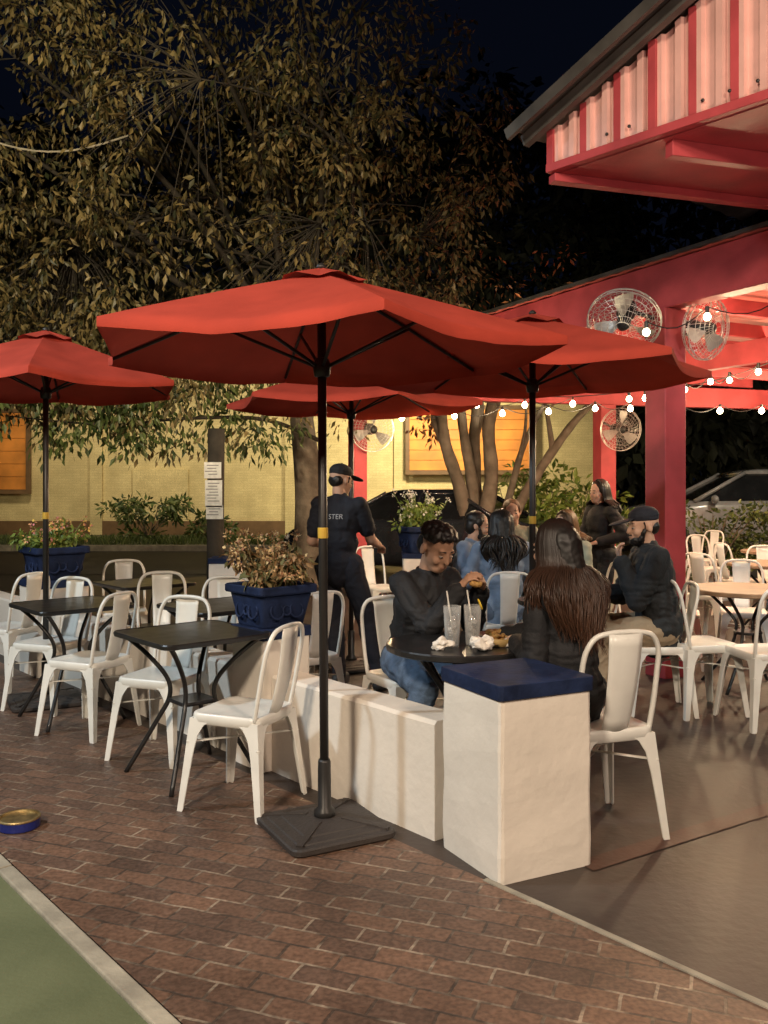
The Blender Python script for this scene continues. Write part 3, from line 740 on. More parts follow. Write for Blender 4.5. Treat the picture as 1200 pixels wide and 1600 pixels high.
    for k in(1,-1):
        MB().ell(h(k*.031,.077,.000),(.012*S,.009*S,eyeh*S),HM,10,6).build('eye',M['eye'],body,smooth=True)
        MB().ell(h(k*.031,.0855,-.001),(.006*S,.003*S,min(.005,eyeh)*S),HM,8,6).build('iris',M['black'],body,smooth=True)
        MB().cap(h(k*.017,.0845,.027),.0030*S,h(k*.049,.077,.028),.0022*S,6).build('eyebrow',M['hairblack'] if hairm!='hairlight' else M['hairlightbase'],body,smooth=True)
    MB().cap(h(-.015,.0905,-.059),.0035*S,h(.015,.0905,-.059),.0035*S,6).build('lips',M['lips'],body,smooth=True)
    b=MB(); torso(b,loose); arm(b,loose*.9,sleeve); b.cap(P+V((0,0,-.05)),(.12+loose)*s,P+V((0,0,.02)),(.125+loose)*s)
    topo=link('top',remesh(b,'top',vox*1.1,3,folds(fold,9)),M[top],root,True)
    if sleeve>=1:
        b=MB(); b.lathe([(.066*s,-.01),(.070*s,.0),(.066*s,.035),(.060*s,.04),(.056*s,.0)],18,t(0,-.008,.475),T); b.build('collar',M[top],topo,smooth=True)
    b=MB(); leg(b,.016); b.ell(P+V((0,0,0)),((.158*w+.012)*s,(.115+.012)*s,.12*s),T)
    link('trousers',remesh(b,'trousers',vox*1.1,3,folds(.010,10)),M[bottom],root,True)
    for k in(1,-1):
        b=MB(); b.cap(ft[k]+V((0,-.045,.045)),.044,ft[k]+V((0,.13,.038)),.040); b.ell(ft[k]+V((0,.05,.012)),(.05,.13,.014)); b.cap(ft[k]+V((0,-.04,.05)),.045,an[k]+V((0,0,.0)),.045)
        link('shoe',remesh(b,'shoe',.009,2),M['shoe'],root,True)
    if beard:
        b=MB(); b.ell(h(0,.041,-.08),[.050*S,.054*S,.040*S],HM)
        for k in(1,-1): b.cap(h(k*.06,.02,-.02),.014*S,h(k*.043,.043,-.075),.02*S,8)
        b.cap(h(-.022,.088,-.044),.007,h(.022,.088,-.044),.007,8)
        link('beard',remesh(b,'beard',.005,2,lambda p:.004*noise.noise(p*60)),M[hairm],body,True)
    g=random.Random(int(loc[0]*991+loc[1]*77))
    hb_=MB()
    if hair=='curly':
        for i in range(420):
            a=g.uniform(0,2*pi); z=g.uniform(-.15,1)
            q=math.sqrt(1-z*z); p=(q*cos(a)*.078,q*sin(a)*.092-.012,z*.052+.062)
            if p[1]>.035 and p[2]<.080: continue
            if abs(p[0])>.05 and p[1]>.01 and p[2]<.06: continue
            r_=g.uniform(.010,.017); hb_.ell(h(*p),[r_*S]*3,None,7,5)
        hb_.ell(h(0,-.022,.058),[.079*S,.086*S,.056*S],HM); hb_.ell(h(0,-.052,.0),[.075*S,.056*S,.075*S],HM)
        link('hair',remesh(hb_,'hair',.0045,1),M[hairm],body,True)
    else:
        if cap:
            hb_.ell(h(0,-.055,-.005),[.070*S,.048*S,.055*S],HM)
            for k in(1,-1): hb_.cap(h(k*.070,.02,.03),.008*S,h(k*.069,.015,-.015),.006*S,8)
        else:
            hb_.ell(h(0,-.024,.045),[.082*S,.092*S,.078*S],HM); hb_.ell(h(0,-.05,-.01),[.077*S,.060*S,.08*S],HM)
            for k in(1,-1): hb_.ell(h(k*.066,.005,.03),[.018*S,.035*S,.045*S],HM)
        if hair=='long':
            hb_.cap(h(0,-.05,.02),.083*S,h(0,-.080,-.14),.070*S)
        link('hair_base',remesh(hb_,'hair_base',.007,2,lambda p:.003*noise.noise(p*45)),M['hairlightbase'] if hairm=='hairlight' else M['hairblack'],body,True)
        if hair=='long':
            fine=vox<.008
            b=MB(); nl_=46 if fine else 16; per=42 if fine else 8
            for lk in range(nl_):
                a0=R(-112+224*(lk+.5)/nl_)+g.uniform(-.06,.06); phl=g.uniform(0,6.28); aml=g.uniform(.010,.024); lenl=g.uniform(.76,1.06)*(1-.28*abs(sin(a0))); frl=g.uniform(6.5,9.5)
                for i in range(per):
                    a=a0+g.gauss(0,.085); x=sin(a); y=-cos(a); j=lambda k:g.uniform(-k,k)
                    rr_=1+g.uniform(-.05,.07)
                    pts=[h(x*.008+j(.006),y*.02-.012+j(.012),.127),h(x*.060*rr_,y*.068*rr_-.016,.100),h(x*.086*rr_,y*.096*rr_-.014,.025),h(x*.094*rr_,y*.102*rr_-.02,-.07)]
                    dn=T@V((0,0,-1)); Ln=hlen*lenl*g.uniform(.70,1.06)
                    sx=sin(a0)*spread; p=pts[-1]; jx=g.gauss(0,.013); jy=g.gauss(0,.009); ph2=phl+g.gauss(0,.35)
                    steps=10
                    for k in range(1,steps+1):
                        q=k/steps
                        bulge=sin(pi*min(1,q*1.15))*.9+.25*q
                        out=V(((sx*bulge)*s+jx*min(1,q*2)*(1-q*.45), -.058*(1-abs(x)*.4)*min(1,q*2.2)+(.04*abs(x) if abs(a)>1.3 else 0)*q+jy*(1-q*.5),0))
                        wv=V((sin(ph2+q*frl)*aml*min(1,q*1.6),cos(ph2+q*frl)*aml*.6*q,0))
                        pts.append(p+dn*(Ln*q)+out+wv)
                    n_=len(pts); r0=.0040 if fine else .0115
                    b.tube(cr(pts,2),[r0*(1-.85*(jj/(2*n_-2))**1.6) for jj in range(2*n_-1)],4)
            b.build('hair_strands',M['hairstrand'] if hairm=='hairblack' else M[hairm],body,smooth=True,fix=False)
    if cap:
        b=MB(); b.ell(h(0,-.012,.068),[.083*S,.100*S,.062*S],HM); b.ell(h(0,-.028,.048),[.080*S,.080*S,.024*S],HM)
        tm_=HM@Matrix.Rotation(R(-10),3,'X')
        b.ell(h(0,.140,.044),[.070*S,.085*S,.0075*S],tm_); b.ell(h(0,-.014,.131),[.009*S,.009*S,.005*S],HM)
        link('cap',remesh(b,'cap',.005,1),M['clothblack' if top!='clothgrey' else 'clothnavy'],body,True)
    return root,topo,T,P
person('person in black jacket and blue jeans eating with both hands',(.15,4.97),(.58,-.81),lean=18,nod=30,hyaw=2,s=1.0,
    hands={1:(.385,4.585,.975),-1:(.50,4.665,.96)},palm={1:(.7,.1,-.3),-1:(-.7,-.3,-.2)},feet={1:(.10,4.50,0),-1:(.36,4.66,0)},
    skin='skinbrown',top='clothblack',bottom='jeans',hair='curly',vox=.0055,curl=.5,w=.96,loose=.021,elb=(.3,-.35,-1),eyeh=.0030,hoff=(0,.03,-.005),hs=1.1,fold=.015)
person('person in black with long wavy auburn hair, back to the camera',(.85,4.03),(-.62,.78),lean=9,nod=6,s=1.0,w=.88,hz=.575,
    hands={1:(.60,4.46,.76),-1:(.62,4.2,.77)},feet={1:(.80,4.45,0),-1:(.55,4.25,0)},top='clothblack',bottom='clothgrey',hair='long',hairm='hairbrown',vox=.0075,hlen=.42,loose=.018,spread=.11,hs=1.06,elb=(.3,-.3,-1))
srv,stop,sT,sP=person('person standing in navy shirt and black cap, back turned',(-.34,6.72),(.30,.95),sit=False,s=.985,lean=3,nod=10,hyaw=-26,
    hands={1:(-.04,7.0,1.04),-1:(-.44,7.02,1.04)},feet={1:(-.03,6.60,0),-1:(-.34,6.78,0)},sleeve=.34,top='clothnavy',bottom='clothnavy',cap=True,vox=.008,skin='skinlight',loose=.017,w=.92,elb=(.28,-.55,-.8))
person('person in dark sweater, dark cap and khaki trousers, hand at chin',(1.84,6.0),(-1,.05),lean=8,nod=6,s=1.07,hyaw=12,
    hands={-1:(1.57,5.92,1.0),1:(1.40,6.14,.77)},palm={-1:(.6,0,.6)},top='clothgrey',bottom='khaki',beard=True,cap=True,vox=.0075,w=1.15,loose=.028,curl=.6,feet={1:(1.42,6.15,0),-1:(1.45,5.86,0)},elb=(.2,-.1,-1),fold=.016)
person('person in pale denim jacket with long black hair, back turned',(.93,6.98),(-.05,1),lean=8,nod=5,top='denim',bottom='jeans',hair='long',hairm='hairblack',vox=.011,hlen=.36)
person('bearded person leaning in beside the pale denim jacket',(.64,7.52),(.85,-.4),lean=14,nod=10,hyaw=18,top='denim',bottom='jeans',beard=True,vox=.010)
person('person with light brown hair at far side of group table',(1.17,8.2),(-.1,-1),lean=6,nod=8,hroll=8,hz=.63,hair='short',hairm='hairlight',top='sage',bottom='jeans',vox=.010,feet={1:(1.08,7.8,0),-1:(1.3,7.8,0)})
person('person with brown hair in sage top leaning on group table',(1.62,7.5),(-.85,-.5),lean=13,nod=12,hyaw=8,hroll=-8,hair='long',hairm='hairlight',top='sage',bottom='jeans',vox=.010,hlen=.14,s=.99)
person('person standing at back in black top with long dark hair',(2.02,8.3),(-.9,-.42),sit=False,s=.92,w=.88,lean=2,nod=4,top='clothblack',bottom='clothblack',hair='long',hairm='hairblack',vox=.010,hlen=.26,
    hands={1:(1.8,8.2,1.05),-1:(1.95,8.1,1.0)})
# print on server's shirt back
bpy.context.view_layer.update()
cu=bpy.data.curves.new('t','FONT'); cu.body='STER'; cu.size=.052; cu.align_x='CENTER'
to=bpy.data.objects.new('t',cu); C.objects.link(to)
dg=bpy.context.evaluated_depsgraph_get(); tm=bpy.data.meshes.new_from_object(to.evaluated_get(dg)); bpy.data.objects.remove(to)
bm=bmesh.new(); bm.from_mesh(tm); bmesh.ops.subdivide_edges(bm,edges=bm.edges,cuts=1); bm.to_mesh(tm); bm.free()
tb=BVHTree.FromPolygons([v.co for v in stop.data.vertices],[p.vertices[:] for p in stop.data.polygons])
for v in tm.vertices:
    x=v.co.x+.012; z=v.co.y+1.255
    hit=tb.ray_cast(V((x,-.6,z)),V((0,1,0)))
    yy=hit[0].y-.003 if hit[0] else -.13
    v.co=V((x,yy,z))
link('shirt_print',tm,M['print'],stop)
# ------------------------------------------------------------ table items
TZ=.7408
def glass(x,y,label,h=.19,lem=False):
    t=thing('drinking_glass',label,'glass',(x,y,TZ))
    MB().lathe([(.030,0),(.033,.002),(.043,h),(.0405,h),(.031,.008),(.001,.008)],24).build('cup',M['glass'],t,smooth=True)
    MB().lathe([(.001,.0095),(.0295,.0095),(.0375,h*.66),(.001,h*.66)],20).build('drink',M['drink'],t,smooth=True)
    g=random.Random(int(x*1000))
    for i in range(7):
        m=Matrix.Rotation(g.uniform(0,3),3,'Z')@Matrix.Rotation(g.uniform(0,3),3,'X'); a=g.uniform(0,6.28)
        MB().box((.015*cos(a),.015*sin(a),.03+i*.0165),(.02,.02,.02),m).build('highlight_cube',M['highlight_ice'],t,bev=.003)  # pale cubes added to give the glass brighter highlights
    MB().tube([(.01,0,.012),(-.025,.01,h+.07)],.0035,8).build('straw',M['straw'],t,smooth=True)
    if lem:
        m=Matrix.Rotation(1.2,3,'Y'); MB().lathe([(.001,-.004),(.026,-.004),(.028,0),(.026,.004),(.001,.004)],16,(.035,-.01,h+.005),m).build('lemon_slice',M['lemon'],t)
    return t
glass(.325,4.27,'tall clear glass with straw, left of the two drinks'); glass(.425,4.30,'tall clear glass with lemon slice and straw',lem=True)
def napkin(x,y,r,label,seed,z=TZ):
    b=MB().ell((0,0,r*.55),(r,r*.8,r*.55),None,18,12); 
    for v in b.v:
        k=noise.noise(v*22+V((seed,0,0)))*r*.55+noise.noise(v*60+V((seed,3,0)))*r*.25; n_=(v-V((0,0,r*.5))).normalized(); v+=n_*k
        v.z=max(v.z,.001)
    o=b.build('crumpled_napkin',M['napkin'],None,loc=(x,y,z)); tag(o,label,'napkin')
napkin(.27,4.16,.05,'crumpled napkin left of the drinks on black table',1); napkin(.45,4.14,.06,'crumpled napkin in front of the lemon drink',5)
napkin(.60,4.26,.035,'small napkin at the right end of black table',9)
t=thing('plate','dark plate of food on the black round table','plate',(.58,4.50,TZ))
MB().lathe([(.07,0),(.08,.004),(.115,.016),(.118,.02),(.11,.018),(.075,.008),(.001,.008)],28).build('dish',M['plate'],t,smooth=True)
b=MB(); g=random.Random(4)
for i in range(14): b.ell((g.uniform(-.06,.06),g.uniform(-.06,.06),.02+g.uniform(0,.02)),(g.uniform(.015,.03),g.uniform(.012,.02),.014),Matrix.Rotation(g.uniform(0,3),3,'Z'),9,6)
b.build('food',M['food'],t,smooth=True)
t=thing('food_basket','small basket of food beside the auburn haired woman','basket',(.55,4.27,TZ))
MB().lathe([(.045,0),(.05,.002),(.065,.04),(.062,.04),(.047,.006),(.001,.006)],20).build('basket',M['bread'],t,smooth=True)
b=MB()
for i in range(9): b.ell((g.uniform(-.03,.03),g.uniform(-.03,.03),.03+g.uniform(0,.02)),(.02,.012,.011),Matrix.Rotation(g.uniform(0,3),3,'Z'),9,6)
b.build('fries',M['food'],t,smooth=True)
b=MB().ell((0,0,0),(.042,.024,.02),Matrix.Rotation(.5,3,'Z'),14,8)
for v in b.v: v+=v.normalized()*noise.noise(v*40)*.008
tag(b.build('sandwich',M['food'],None,smooth=True,loc=(.47,4.56,1.005)),'piece of food held in the eating person\'s hands','food')
t=thing('tin_ashtray','round blue tin with gold rim on the brick','ashtray',gp(30,1294)+V((0,0,.004)))
MB().lathe([(.080,0),(.087,.005),(.087,.04),(.089,.043),(.084,.043),(.081,.010),(.001,.010)],32).build('tin',M['tin'],t,smooth=False)
MB().lathe([(.0885,.041),(.090,.046),(.087,.05),(.080,.049),(.074,.030),(.03,.026),(.001,.027)],32).build('rim',M['gold'],t,smooth=False)
# ------------------------------------------------------------ poster pole
t=thing('utility_pole','dark wooden post with white paper notices pinned on it','pole',(-1.9,10.1,0))
MB().tube([(0,0,-.03),(0,0,1.2),(.01,0,2.15)],[.10,.098,.095],12).build('shaft',M['barkdark'],t,smooth=True)
for z,h_,dx in((1.42,.30,0),(1.68,.18,-.01),(1.21,.15,.01)):
    p=MB(); p.box((dx,-.108,z),(.19,.004,h_)); n_=p.build('notice',M['paper'],t)
    q=MB()
    for i in range(int(h_/.035)-1): q.box((dx-.01*(i%3),-.1115,z+h_/2-.035-i*.033),(.13-.03*(i%2),.002,.009))
    q.build('print_lines',M['ink'],n_)
# ------------------------------------------------------------ building & signs
t=thing('yellow_building','long yellow painted brick building across the street','building',(0,26,0))
MB().box((-3.5,.2,2.6),(20,.4,5.2)).build('wall',M['ywall'],t)
MB().box((-3.5,-.03,.25),(20.05,.12,.5)).build('plinth',M['frame'],t,bev=.01)
MB().box((-3.5,.2,5.26),(20.3,.6,.14)).build('coping',M['kerb'],t,bev=.02)
p=at(250,765,25.9); MB().box((p.x,-.03,1.25),(1.6,.08,1.5)).build('wall_panel',M['ywall'],t)
for px in(150,455,625): 
    p=at(px,765,25.9); MB().box((p.x,-.05,2.55),(.35,.1,5.05)).build('pilaster',M['ywall'],t)
def sign(x0,x1,y0,y1,label):
    a=at(x0,y1,25.7); b_=at(x1,y0,25.7); cx=(a.x+b_.x)/2; cz=(a.z+b_.z)/2; w_=b_.x-a.x; h_=b_.z-a.z
    t=thing('painted_sign',label,'sign',(cx,25.70,cz))
    b=MB(); k=6
    for i in range(k): b.box((0,.004*(i%2),-h_/2+h_*(i+.5)/k),(w_,.06,h_/k-.010))
    b.build('panel',M['orange'],t,bev=.005)
    for s_ in(1,-1):
        MB().box((0,-.02,s_*(h_/2+.06)),(w_+.24,.12,.12)).build('frame_rail',M['frame'],t); MB().box((s_*(w_/2+.06),-.02,0),(.12,.12,h_-.002)).build('frame_stile',M['frame'],t)
sign(640,828,640,735,'orange painted sign in a wood frame behind the string lights')
sign(-130,42,645,765,'orange painted sign at far left of the yellow wall')
# ------------------------------------------------------------ vegetation
def shrub(c,r,n,Ls,Wd,m,label,name='shrub',cat='shrub',seed=1,group=None):
    t=thing(name,label,cat,c,0,group); g=random.Random(seed)
    b=MB()
    for i in range(9):
        a=g.uniform(0,6.28); k=g.uniform(.2,.8); b.tube(cr([(0,0,0),(k*r[0]*.4*cos(a),k*r[1]*.4*sin(a),r[2]*.8),(k*r[0]*cos(a),k*r[1]*sin(a),r[2]*1.6)],3),[.02*(1-j/8) for j in range(7)],5)
    b.build('stems',M['bark'],t,fix=False)
    b=MB()
    nc=max(8,n//45)
    for i in range(nc):
        q=V((g.uniform(-1,1),g.uniform(-1,1),g.uniform(-.9,1)))
        if q.length>1: q.normalize()
        b.cloud(V((q.x*r[0],q.y*r[1],r[2]+q.z*r[2]*.9)),(r[0]*.28,r[1]*.28,r[2]*.25),n//nc,Ls,Wd,.2,g)
    b.build('foliage',m,t,fix=False); return t
shrub((-6.2,23.6,.06),(1.2,.8,.6),900,.2,.08,M['leafgreen'],'dark shrub against the yellow wall at left',seed=2)
shrub((-4.6,23.8,.06),(.7,.6,.4),500,.18,.08,M['leafgreen'],'low shrub near the poster pole by yellow wall',seed=3)
shrub((3.1,15.2,0),(1.0,.7,.9),1700,.17,.07,M['leafbright'],'bright leafy bush behind the group of diners',seed=4)
shrub((2.4,16.2,0),(.7,.6,1.0),700,.17,.06,M['leafbright'],'pale bush behind the multi stemmed tree',seed=8)
for i,(x,y,lab) in enumerate(((5.2,14.2,'clipped hedge bush just right of the red post'),(6.5,14.3,'clipped hedge bush second from the red post'),(7.8,14.4,'clipped hedge bush at the right edge'))):
    shrub((x,y,0),(.95,.6,.66),1900,.10,.05,M['leafgreen'],lab,'hedge_bush','hedge',20+i)
def tree(base,trunk,crown_c,crown_r,ncl,nleaf,Ls,Wd,m,label,seed,tr=.25,limbs=9,csize=.42,droop=.7,name='tree',twig=.012,thr=-.14,extra=()):
    t=thing(name,label,'tree',base); g=random.Random(seed); B=V(base)
    tp=[V(p)-B for p in trunk]; b=MB(); n_=len(cr(tp,6))
    b.tube(cr(tp,6),[tr*(1.25 if j==0 else 1)*(1-.4*j/(n_-1)) for j in range(n_)],14)
    b.build('trunk',M['bark'],t,smooth=True,fix=False)
    cc=V(crown_c)-B; top=tp[-1]; nodes=[]
    br=MB()
    for i in range(limbs):
        a=2*pi*i/limbs+g.uniform(-.3,.3); el_=g.uniform(-.25,1.2)
        d=V((cos(a)*cos(el_),sin(a)*cos(el_),sin(el_)))
        e_=cc+V((d.x*crown_r[0],d.y*crown_r[1],d.z*crown_r[2]))*.8
        s0=tp[-2].lerp(top,g.uniform(.3,1)); mid=s0.lerp(e_,.5)+V((g.uniform(-.4,.4),g.uniform(-.4,.4),g.uniform(.1,.7)))
        P_=cr([s0,mid,e_],8); br.tube(P_,[tr*.27*(1-.85*j/(len(P_)-1)) for j in range(len(P_))],7); nodes+=P_[4:]
        for k in range(8):
            p=P_[g.randrange(4,len(P_))]; q=p+V((g.uniform(-1,1)*crown_r[0]*.4,g.uniform(-1,1)*crown_r[1]*.4,g.uniform(-.5,.8)*crown_r[2]*.4))
            P2=cr([p,p.lerp(q,.5)+V((0,0,.2)),q],4); br.tube(P2,[tr*.09*(1-.7*j/(len(P2)-1)) for j in range(len(P2))],5); nodes+=P2[3:]
    cr_=MB()
    cl=[]
    for i in range(ncl):
        while 1:
            q=V((g.uniform(-1,1),g.uniform(-1,1),g.uniform(-1,1)))
            if q.length<1 and q.length>g.random()*.75: break
        c=cc+V((q.x*crown_r[0],q.y*crown_r[1],q.z*crown_r[2]))
        if noise.noise(c*.75+V((seed,0,0)))<thr: continue
        cl.append(c)
    for (c0,r0,nn_) in extra:
        for i in range(nn_):
            cl.append(V(c0)-B+V((g.uniform(-1,1)*r0[0],g.uniform(-1,1)*r0[1],g.uniform(-1,1)*r0[2])))
    for c in cl:
        nn=min(nodes,key=lambda w:(w-c).length_squared)
        br.tube(cr([nn,nn.lerp(c,.5)+V((0,0,.12)),c],2),[twig,twig*.8,twig*.7,twig*.5,twig*.3],4)
        f=g.uniform(.7,1.2); cr_.cloud(c,(csize*f,csize*f,csize*.8*f),int(nleaf*g.uniform(.5,1.4)),Ls,Wd,droop,g,.15)
    br.build('branches',M['barkdark'],t,smooth=True,fix=False); cr_.build('crown',m,t,fix=False)
    return t
tb_=at(478,870,13.6); 
tree((tb_.x,13.6,-.03),[(tb_.x,13.6,-.05),(tb_.x+.05,13.6,1.2),(tb_.x-.05,13.6,2.4),(tb_.x-.2,13.4,3.6)],(-2.7,11.9,5.65),(4.4,2.9,3.8),1600,27,.118,.046,M['leafgold'],'large tree with drooping gold leaves over the umbrellas',5,.25,12,.36,.8,twig=.008,thr=-.12,
    extra=((( -4.6,11.3,3.2),(1.2,.8,.8),80),((-3.2,11.2,2.9),(1.2,.6,.4),45)))
p=at(250,690,11.3)
t=thing('tree_bough','low leafy bough hanging before the yellow wall at left','branch',(p.x,11.3,p.z))
b=MB(); P_=cr([(1.9,1.9,.1),(1.2,1.0,.35),(.3,.1,.30),(-.6,-.2,.2),(-1.8,-.3,.3)],5); b.tube(P_,[.035*(1-.8*j/(len(P_)-1)) for j in range(len(P_))],8); b.build('limb',M['barkdark'],t,smooth=True,fix=False)
b=MB(); g=random.Random(9)
for i in range(130):
    q=P_[g.randrange(4,len(P_))]; b.cloud(q+V((g.uniform(-.35,.35),g.uniform(-.3,.3),g.uniform(-.42,.6))),(.28,.28,.22),16,.125,.05,.9,g,.1)
b.build('leaves',M['leafgreen'],t,fix=False)
bx=at(748,905,14.2)
t=thing('multi_stem_tree','slender multi stemmed tree rising behind the diners','tree',(bx.x,14.2,0)); B=V((bx.x,14.2,0))
g=random.Random(31)
for k,(px,py,r0) in enumerate(((688,640,.145),(718,600,.12),(745,620,.14),(778,600,.15),(915,640,.11),(835,660,.08))):
    e_=at(px,py,14.2+(k%3-1)*.4)-B; e2=e_*1.5; e2.z=e_.z*1.3
    j=lambda a:V((g.uniform(-a,a),g.uniform(-a,a),0))
    P_=cr([(0.05*(k-2),0,-.05),V((e_.x*.18,e_.y*.3,e_.z*.22))+j(.08),V((e_.x*.42,e_.y*.5,e_.z*.52))+j(.12),V((e_.x*.78,e_.y*.8,e_.z*.8))+j(.08),e_,e2],6)
    tk=MB().tube(P_,[r0*(1-.6*i/(len(P_)-1))*(1+.06*sin(i*1.7+k)) for i in range(len(P_))],10).build('trunk',M['bark'],t,smooth=True,fix=False)
    f0=P_[17]; f1=f0+V((g.uniform(-.5,.5),g.uniform(-.3,.3),.9)); MB().tube(cr([f0,f0.lerp(f1,.5)+j(.08),f1],5),[r0*.5*(1-.6*i/10) for i in range(11)],8).build('side_branch',M['bark'],tk,smooth=True,fix=False)
b=MB(); g=random.Random(12)
for i in range(90):
    a=g.uniform(0,6.28); k=g.random()**.5
    b.cloud((k*2.4*cos(a)+.1,k*1.5*sin(a)+.4,g.uniform(3.1,5.2)),(.4,.4,.3),12,.11,.04,.6,g,.1)
for i in range(12): b.cloud((g.uniform(-1.1,-.6),g.uniform(-.3,.3),g.uniform(2.3,2.8)),(.2,.2,.2),14,.12,.05,.6,g,.1)
b.build('crown',M['leafrust'],t,fix=False)
for i,(x,y,r_,hz_,lab) in enumerate(((-14,34,5.5,10.5,'dark tree mass at the far left behind the building'),(-5,37,6.5,12,'dark tree behind the gold leaved tree'),(4,35,6,12,'dark tree rising behind the multi stemmed tree'),(12,33,6.5,11,'dark tree behind the corrugated roof'),(20,36,6,8,'dark tree at far right beyond the pergola'),(9,29,3.5,4.5,'low dark tree behind the hedge'),(14,28,3.5,4.5,'low dark tree behind parked car at right'))):
    tree((x,y,-.03),[(x,y,-.03),(x,y,2),(x+.2,y,hz_*.5)],(x,y,hz_),(r_,r_*.7,r_*.9),320,26,.6,.3,M['leafdark'],lab,40+i,.35,7,1.5,.4,'background_tree',.03,-.2)
for k,(a,b_) in enumerate(((at(-60,5,12),at(330,110,20)),(at(-60,203,9.2),at(200,212,9.8)))):
    pts=[V(a).lerp(b_,q/12)-V((0,0,.2*sin(pi*q/12))) for q in range(13)]; c=pts[0]
    o=MB().tube([p-c for p in pts],.010,5).build('overhead_wire',M['kerb'],None,fix=False,loc=c); tag(o,('upper','lower')[k]+' overhead wire crossing the sky at top left','wire')
# ------------------------------------------------------------ cars
def car(loc,rz,m,label,s=1.):
    t=thing('parked_car',label,'car',loc,rz); t.scale=(s,s,s)
    def sec(y,w,zb,zt,k=.93):
        h=[(w*.80,zb),(w*.97,zb+.10),(w,zb+.28),(w,(zb+zt)/2+.1),(w*.97,zt-.08),(w*k,zt),(w*.5,zt+.025)]
        return [V((x,y,z)) for x,z in h]+[V((-x,y,z)) for x,z in reversed(h)]
    MB().loft([sec(*q) for q in((-2.28,.62,.42,.70),(-2.22,.78,.32,.88),(-1.9,.87,.24,.97),(-1.2,.90,.2,.98),(0,.90,.2,.96),(.85,.90,.2,.95),(1.5,.88,.22,.87),(2.0,.82,.26,.76),(2.22,.72,.32,.66),(2.28,.55,.40,.58))]).build('body',m,t,smooth=True)
    gl=MB(); gl.loft([[V((.84,1.0,.94)),V((-.84,1.0,.94)),V((-.84,-1.8,.96)),V((.84,-1.8,.96))],[V((.66,.22,1.38)),V((-.66,.22,1.38)),V((-.64,-1.05,1.39)),V((.64,-1.05,1.39))]])
    gl.build('window',M['carglass'],t,bev=.03)
    MB().loft([[V((x*.70,y,1.375)) for x,y in((1,.28),(-1,.28),(-.97,-1.12),(.97,-1.12))],[V((x*.66,y,1.43)) for x,y in((1,.10),(-1,.10),(-.97,-.95),(.97,-.95))],[V((x*.4,y,1.46)) for x,y in((1,-.1),(-1,-.1),(-.97,-.7),(.97,-.7))]]).build('roof',m,t,smooth=True)
    for sx in(1,-1):
        for a,b_ in(((.85,1.02,.95),(.68,.22,1.39)),((.85,-1.82,.96),(.66,-1.06,1.39)),((.87,-.4,.95),(.68,-.4,1.39))): MB().tube([V((sx*a[0],a[1],a[2])),V((sx*b_[0],b_[1],b_[2]))],.035,6).build('roof_pillar',m,t,smooth=True)
        for y in(1.4,-1.4):
            mm=Matrix.Rotation(pi/2,3,'Y'); w_=MB().lathe([(.2,-.1),(.31,-.1),(.33,-.07),(.33,.07),(.31,.1),(.2,.1)],24,(sx*.80,y,.33),mm).build('wheel',M['tyre'],t,smooth=False)
            MB().lathe([(.001,-.06),(.2,-.06),(.21,.09),(.2,.105),(.12,.09),(.001,.095)],18,(sx*.80,y,.33),mm if sx>0 else Matrix.Rotation(-pi/2,3,'Y')).build('rim',M['rim'],w_)
        MB().ell((sx*.64,2.10,.62),(.16,.12,.07)).build('headlight',M['lampwhite'],t,smooth=True); MB().ell((sx*.68,-2.17,.80),(.15,.09,.08)).build('tail_light',M['lampred'],t,smooth=True)
        MB().ell((sx*.98,.75,.98),(.11,.06,.07)).build('mirror',m,t,smooth=True)
    return t
car((.55,15.2,0),R(62),M['cardark'],'dark parked car behind the planter and server')
car((7.5,18.6,0),R(85),M['carsilver'],'grey parked car beyond the hedge at right',1.27)
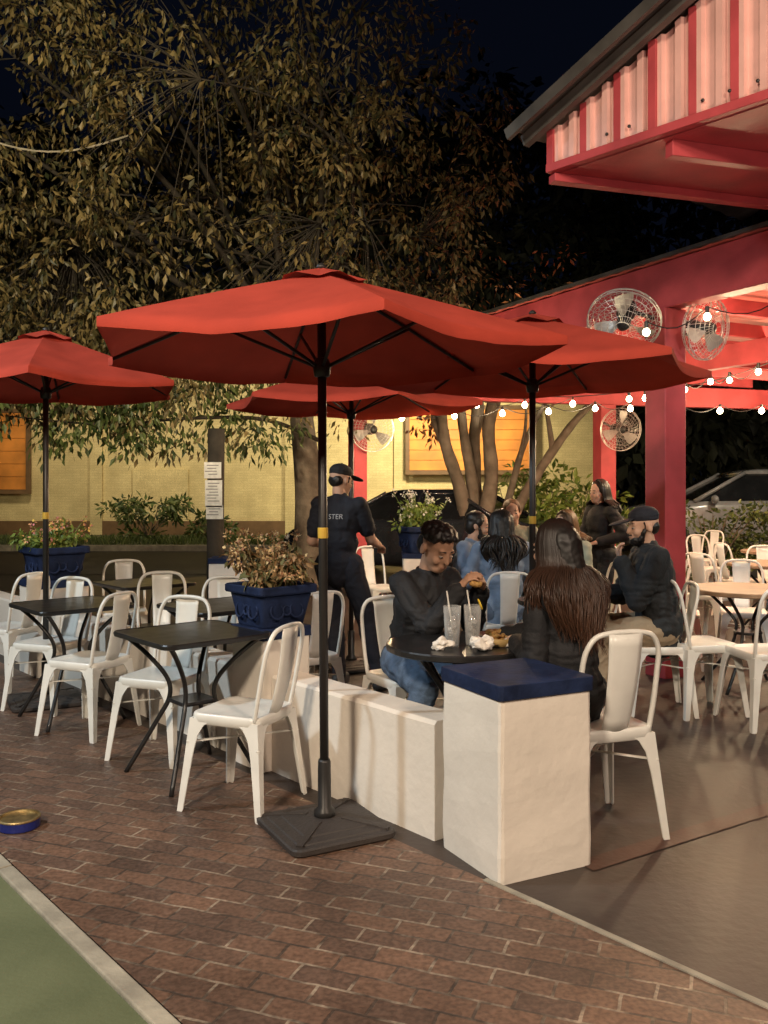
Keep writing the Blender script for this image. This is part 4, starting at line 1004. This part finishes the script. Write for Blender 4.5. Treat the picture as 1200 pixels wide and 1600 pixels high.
# ------------------------------------------------------------ lights
def spot(p,tgt,w,col,ang,blend=.4,rad=.15,name='flood_and_fill_lamp'):
    l=bpy.data.lights.new(name,'SPOT'); l.energy=w; l.color=col; l.spot_size=R(ang); l.spot_blend=blend; l.shadow_soft_size=rad
    o=bpy.data.objects.new(name,l); o.location=p; o.rotation_euler=(V(tgt)-V(p)).to_track_quat('-Z','Y').to_euler(); C.objects.link(o)
WARM=(1,.83,.63)
spot((-2.6,-2.2,5.0),(-.1,4.6,.4),1750,WARM,72,.5,.38)
spot((2.8,-1.2,4.6),(.8,5.0,.4),880,(1,.77,.59),78,.5,.35)
spot((-5.2,3.2,5.0),(-1.2,5.6,.3),840,(.76,.91,1),75,.5,.2)
spot((-3.5,1.0,5.5),(-3.4,12,4.4),3600,(1,.84,.55),56,1.,.2)  # dedicated spot added to brighten the tree crown
spot((3.6,4.6,3.0),(2.2,6.6,.3),230,(.76,.96,.94),120,.6,.25)
spot((1.3,2.0,1.9),(1.75,4.9,3.7),165,(1,.72,.60),46,.5,.1)  # unseen spot added to light the gable panel from below
spot((1.5,22.2,4.0),(1.3,26,2.4),1300,(1,.85,.54),140,.9,.3)
spot((-3.2,21.5,4.4),(-3.6,26,1.6),480,(1,.86,.58),150,.9,.3)
spot((-8.2,21.5,4.4),(-8.2,26,1.8),460,(1,.84,.56),150,.9,.3)
spot((3.0,12.0,4.8),(1.4,15.2,.9),650,(1,.86,.62),105,.6,.2)  # unseen spot added to bring out the dark car
spot((6.8,13.2,4.5),(8,18.5,.8),480,(1,.86,.62),110,.6,.2)  # unseen spot added above the hedge, aimed at the grey car
sl=bpy.data.lights.new('fill_sun','SUN'); sl.energy=.012; sl.angle=R(.5); sl.color=(.7,.8,1); so=bpy.data.objects.new('fill_sun',sl); so.rotation_euler=(R(40),0,R(30)); C.objects.link(so)  # weak bluish sun added as overall fill
w=bpy.data.worlds.new('World'); sc.world=w; w.use_nodes=True
bg=w.node_tree.nodes['Background']; bg.inputs[0].default_value=(.004,.006,.0135,1); bg.inputs[1].default_value=.4
# ------------------------------------------------------------ camera
cam=bpy.data.cameras.new('camera'); cam.lens=F/1600*36; cam.sensor_width=36; cam.shift_y=-.025; cam.clip_end=500
co=bpy.data.objects.new('camera',cam); co.location=(0,0,H); co.rotation_euler=(R(90),0,0); C.objects.link(co); sc.camera=co
sc.view_settings.view_transform='Standard'
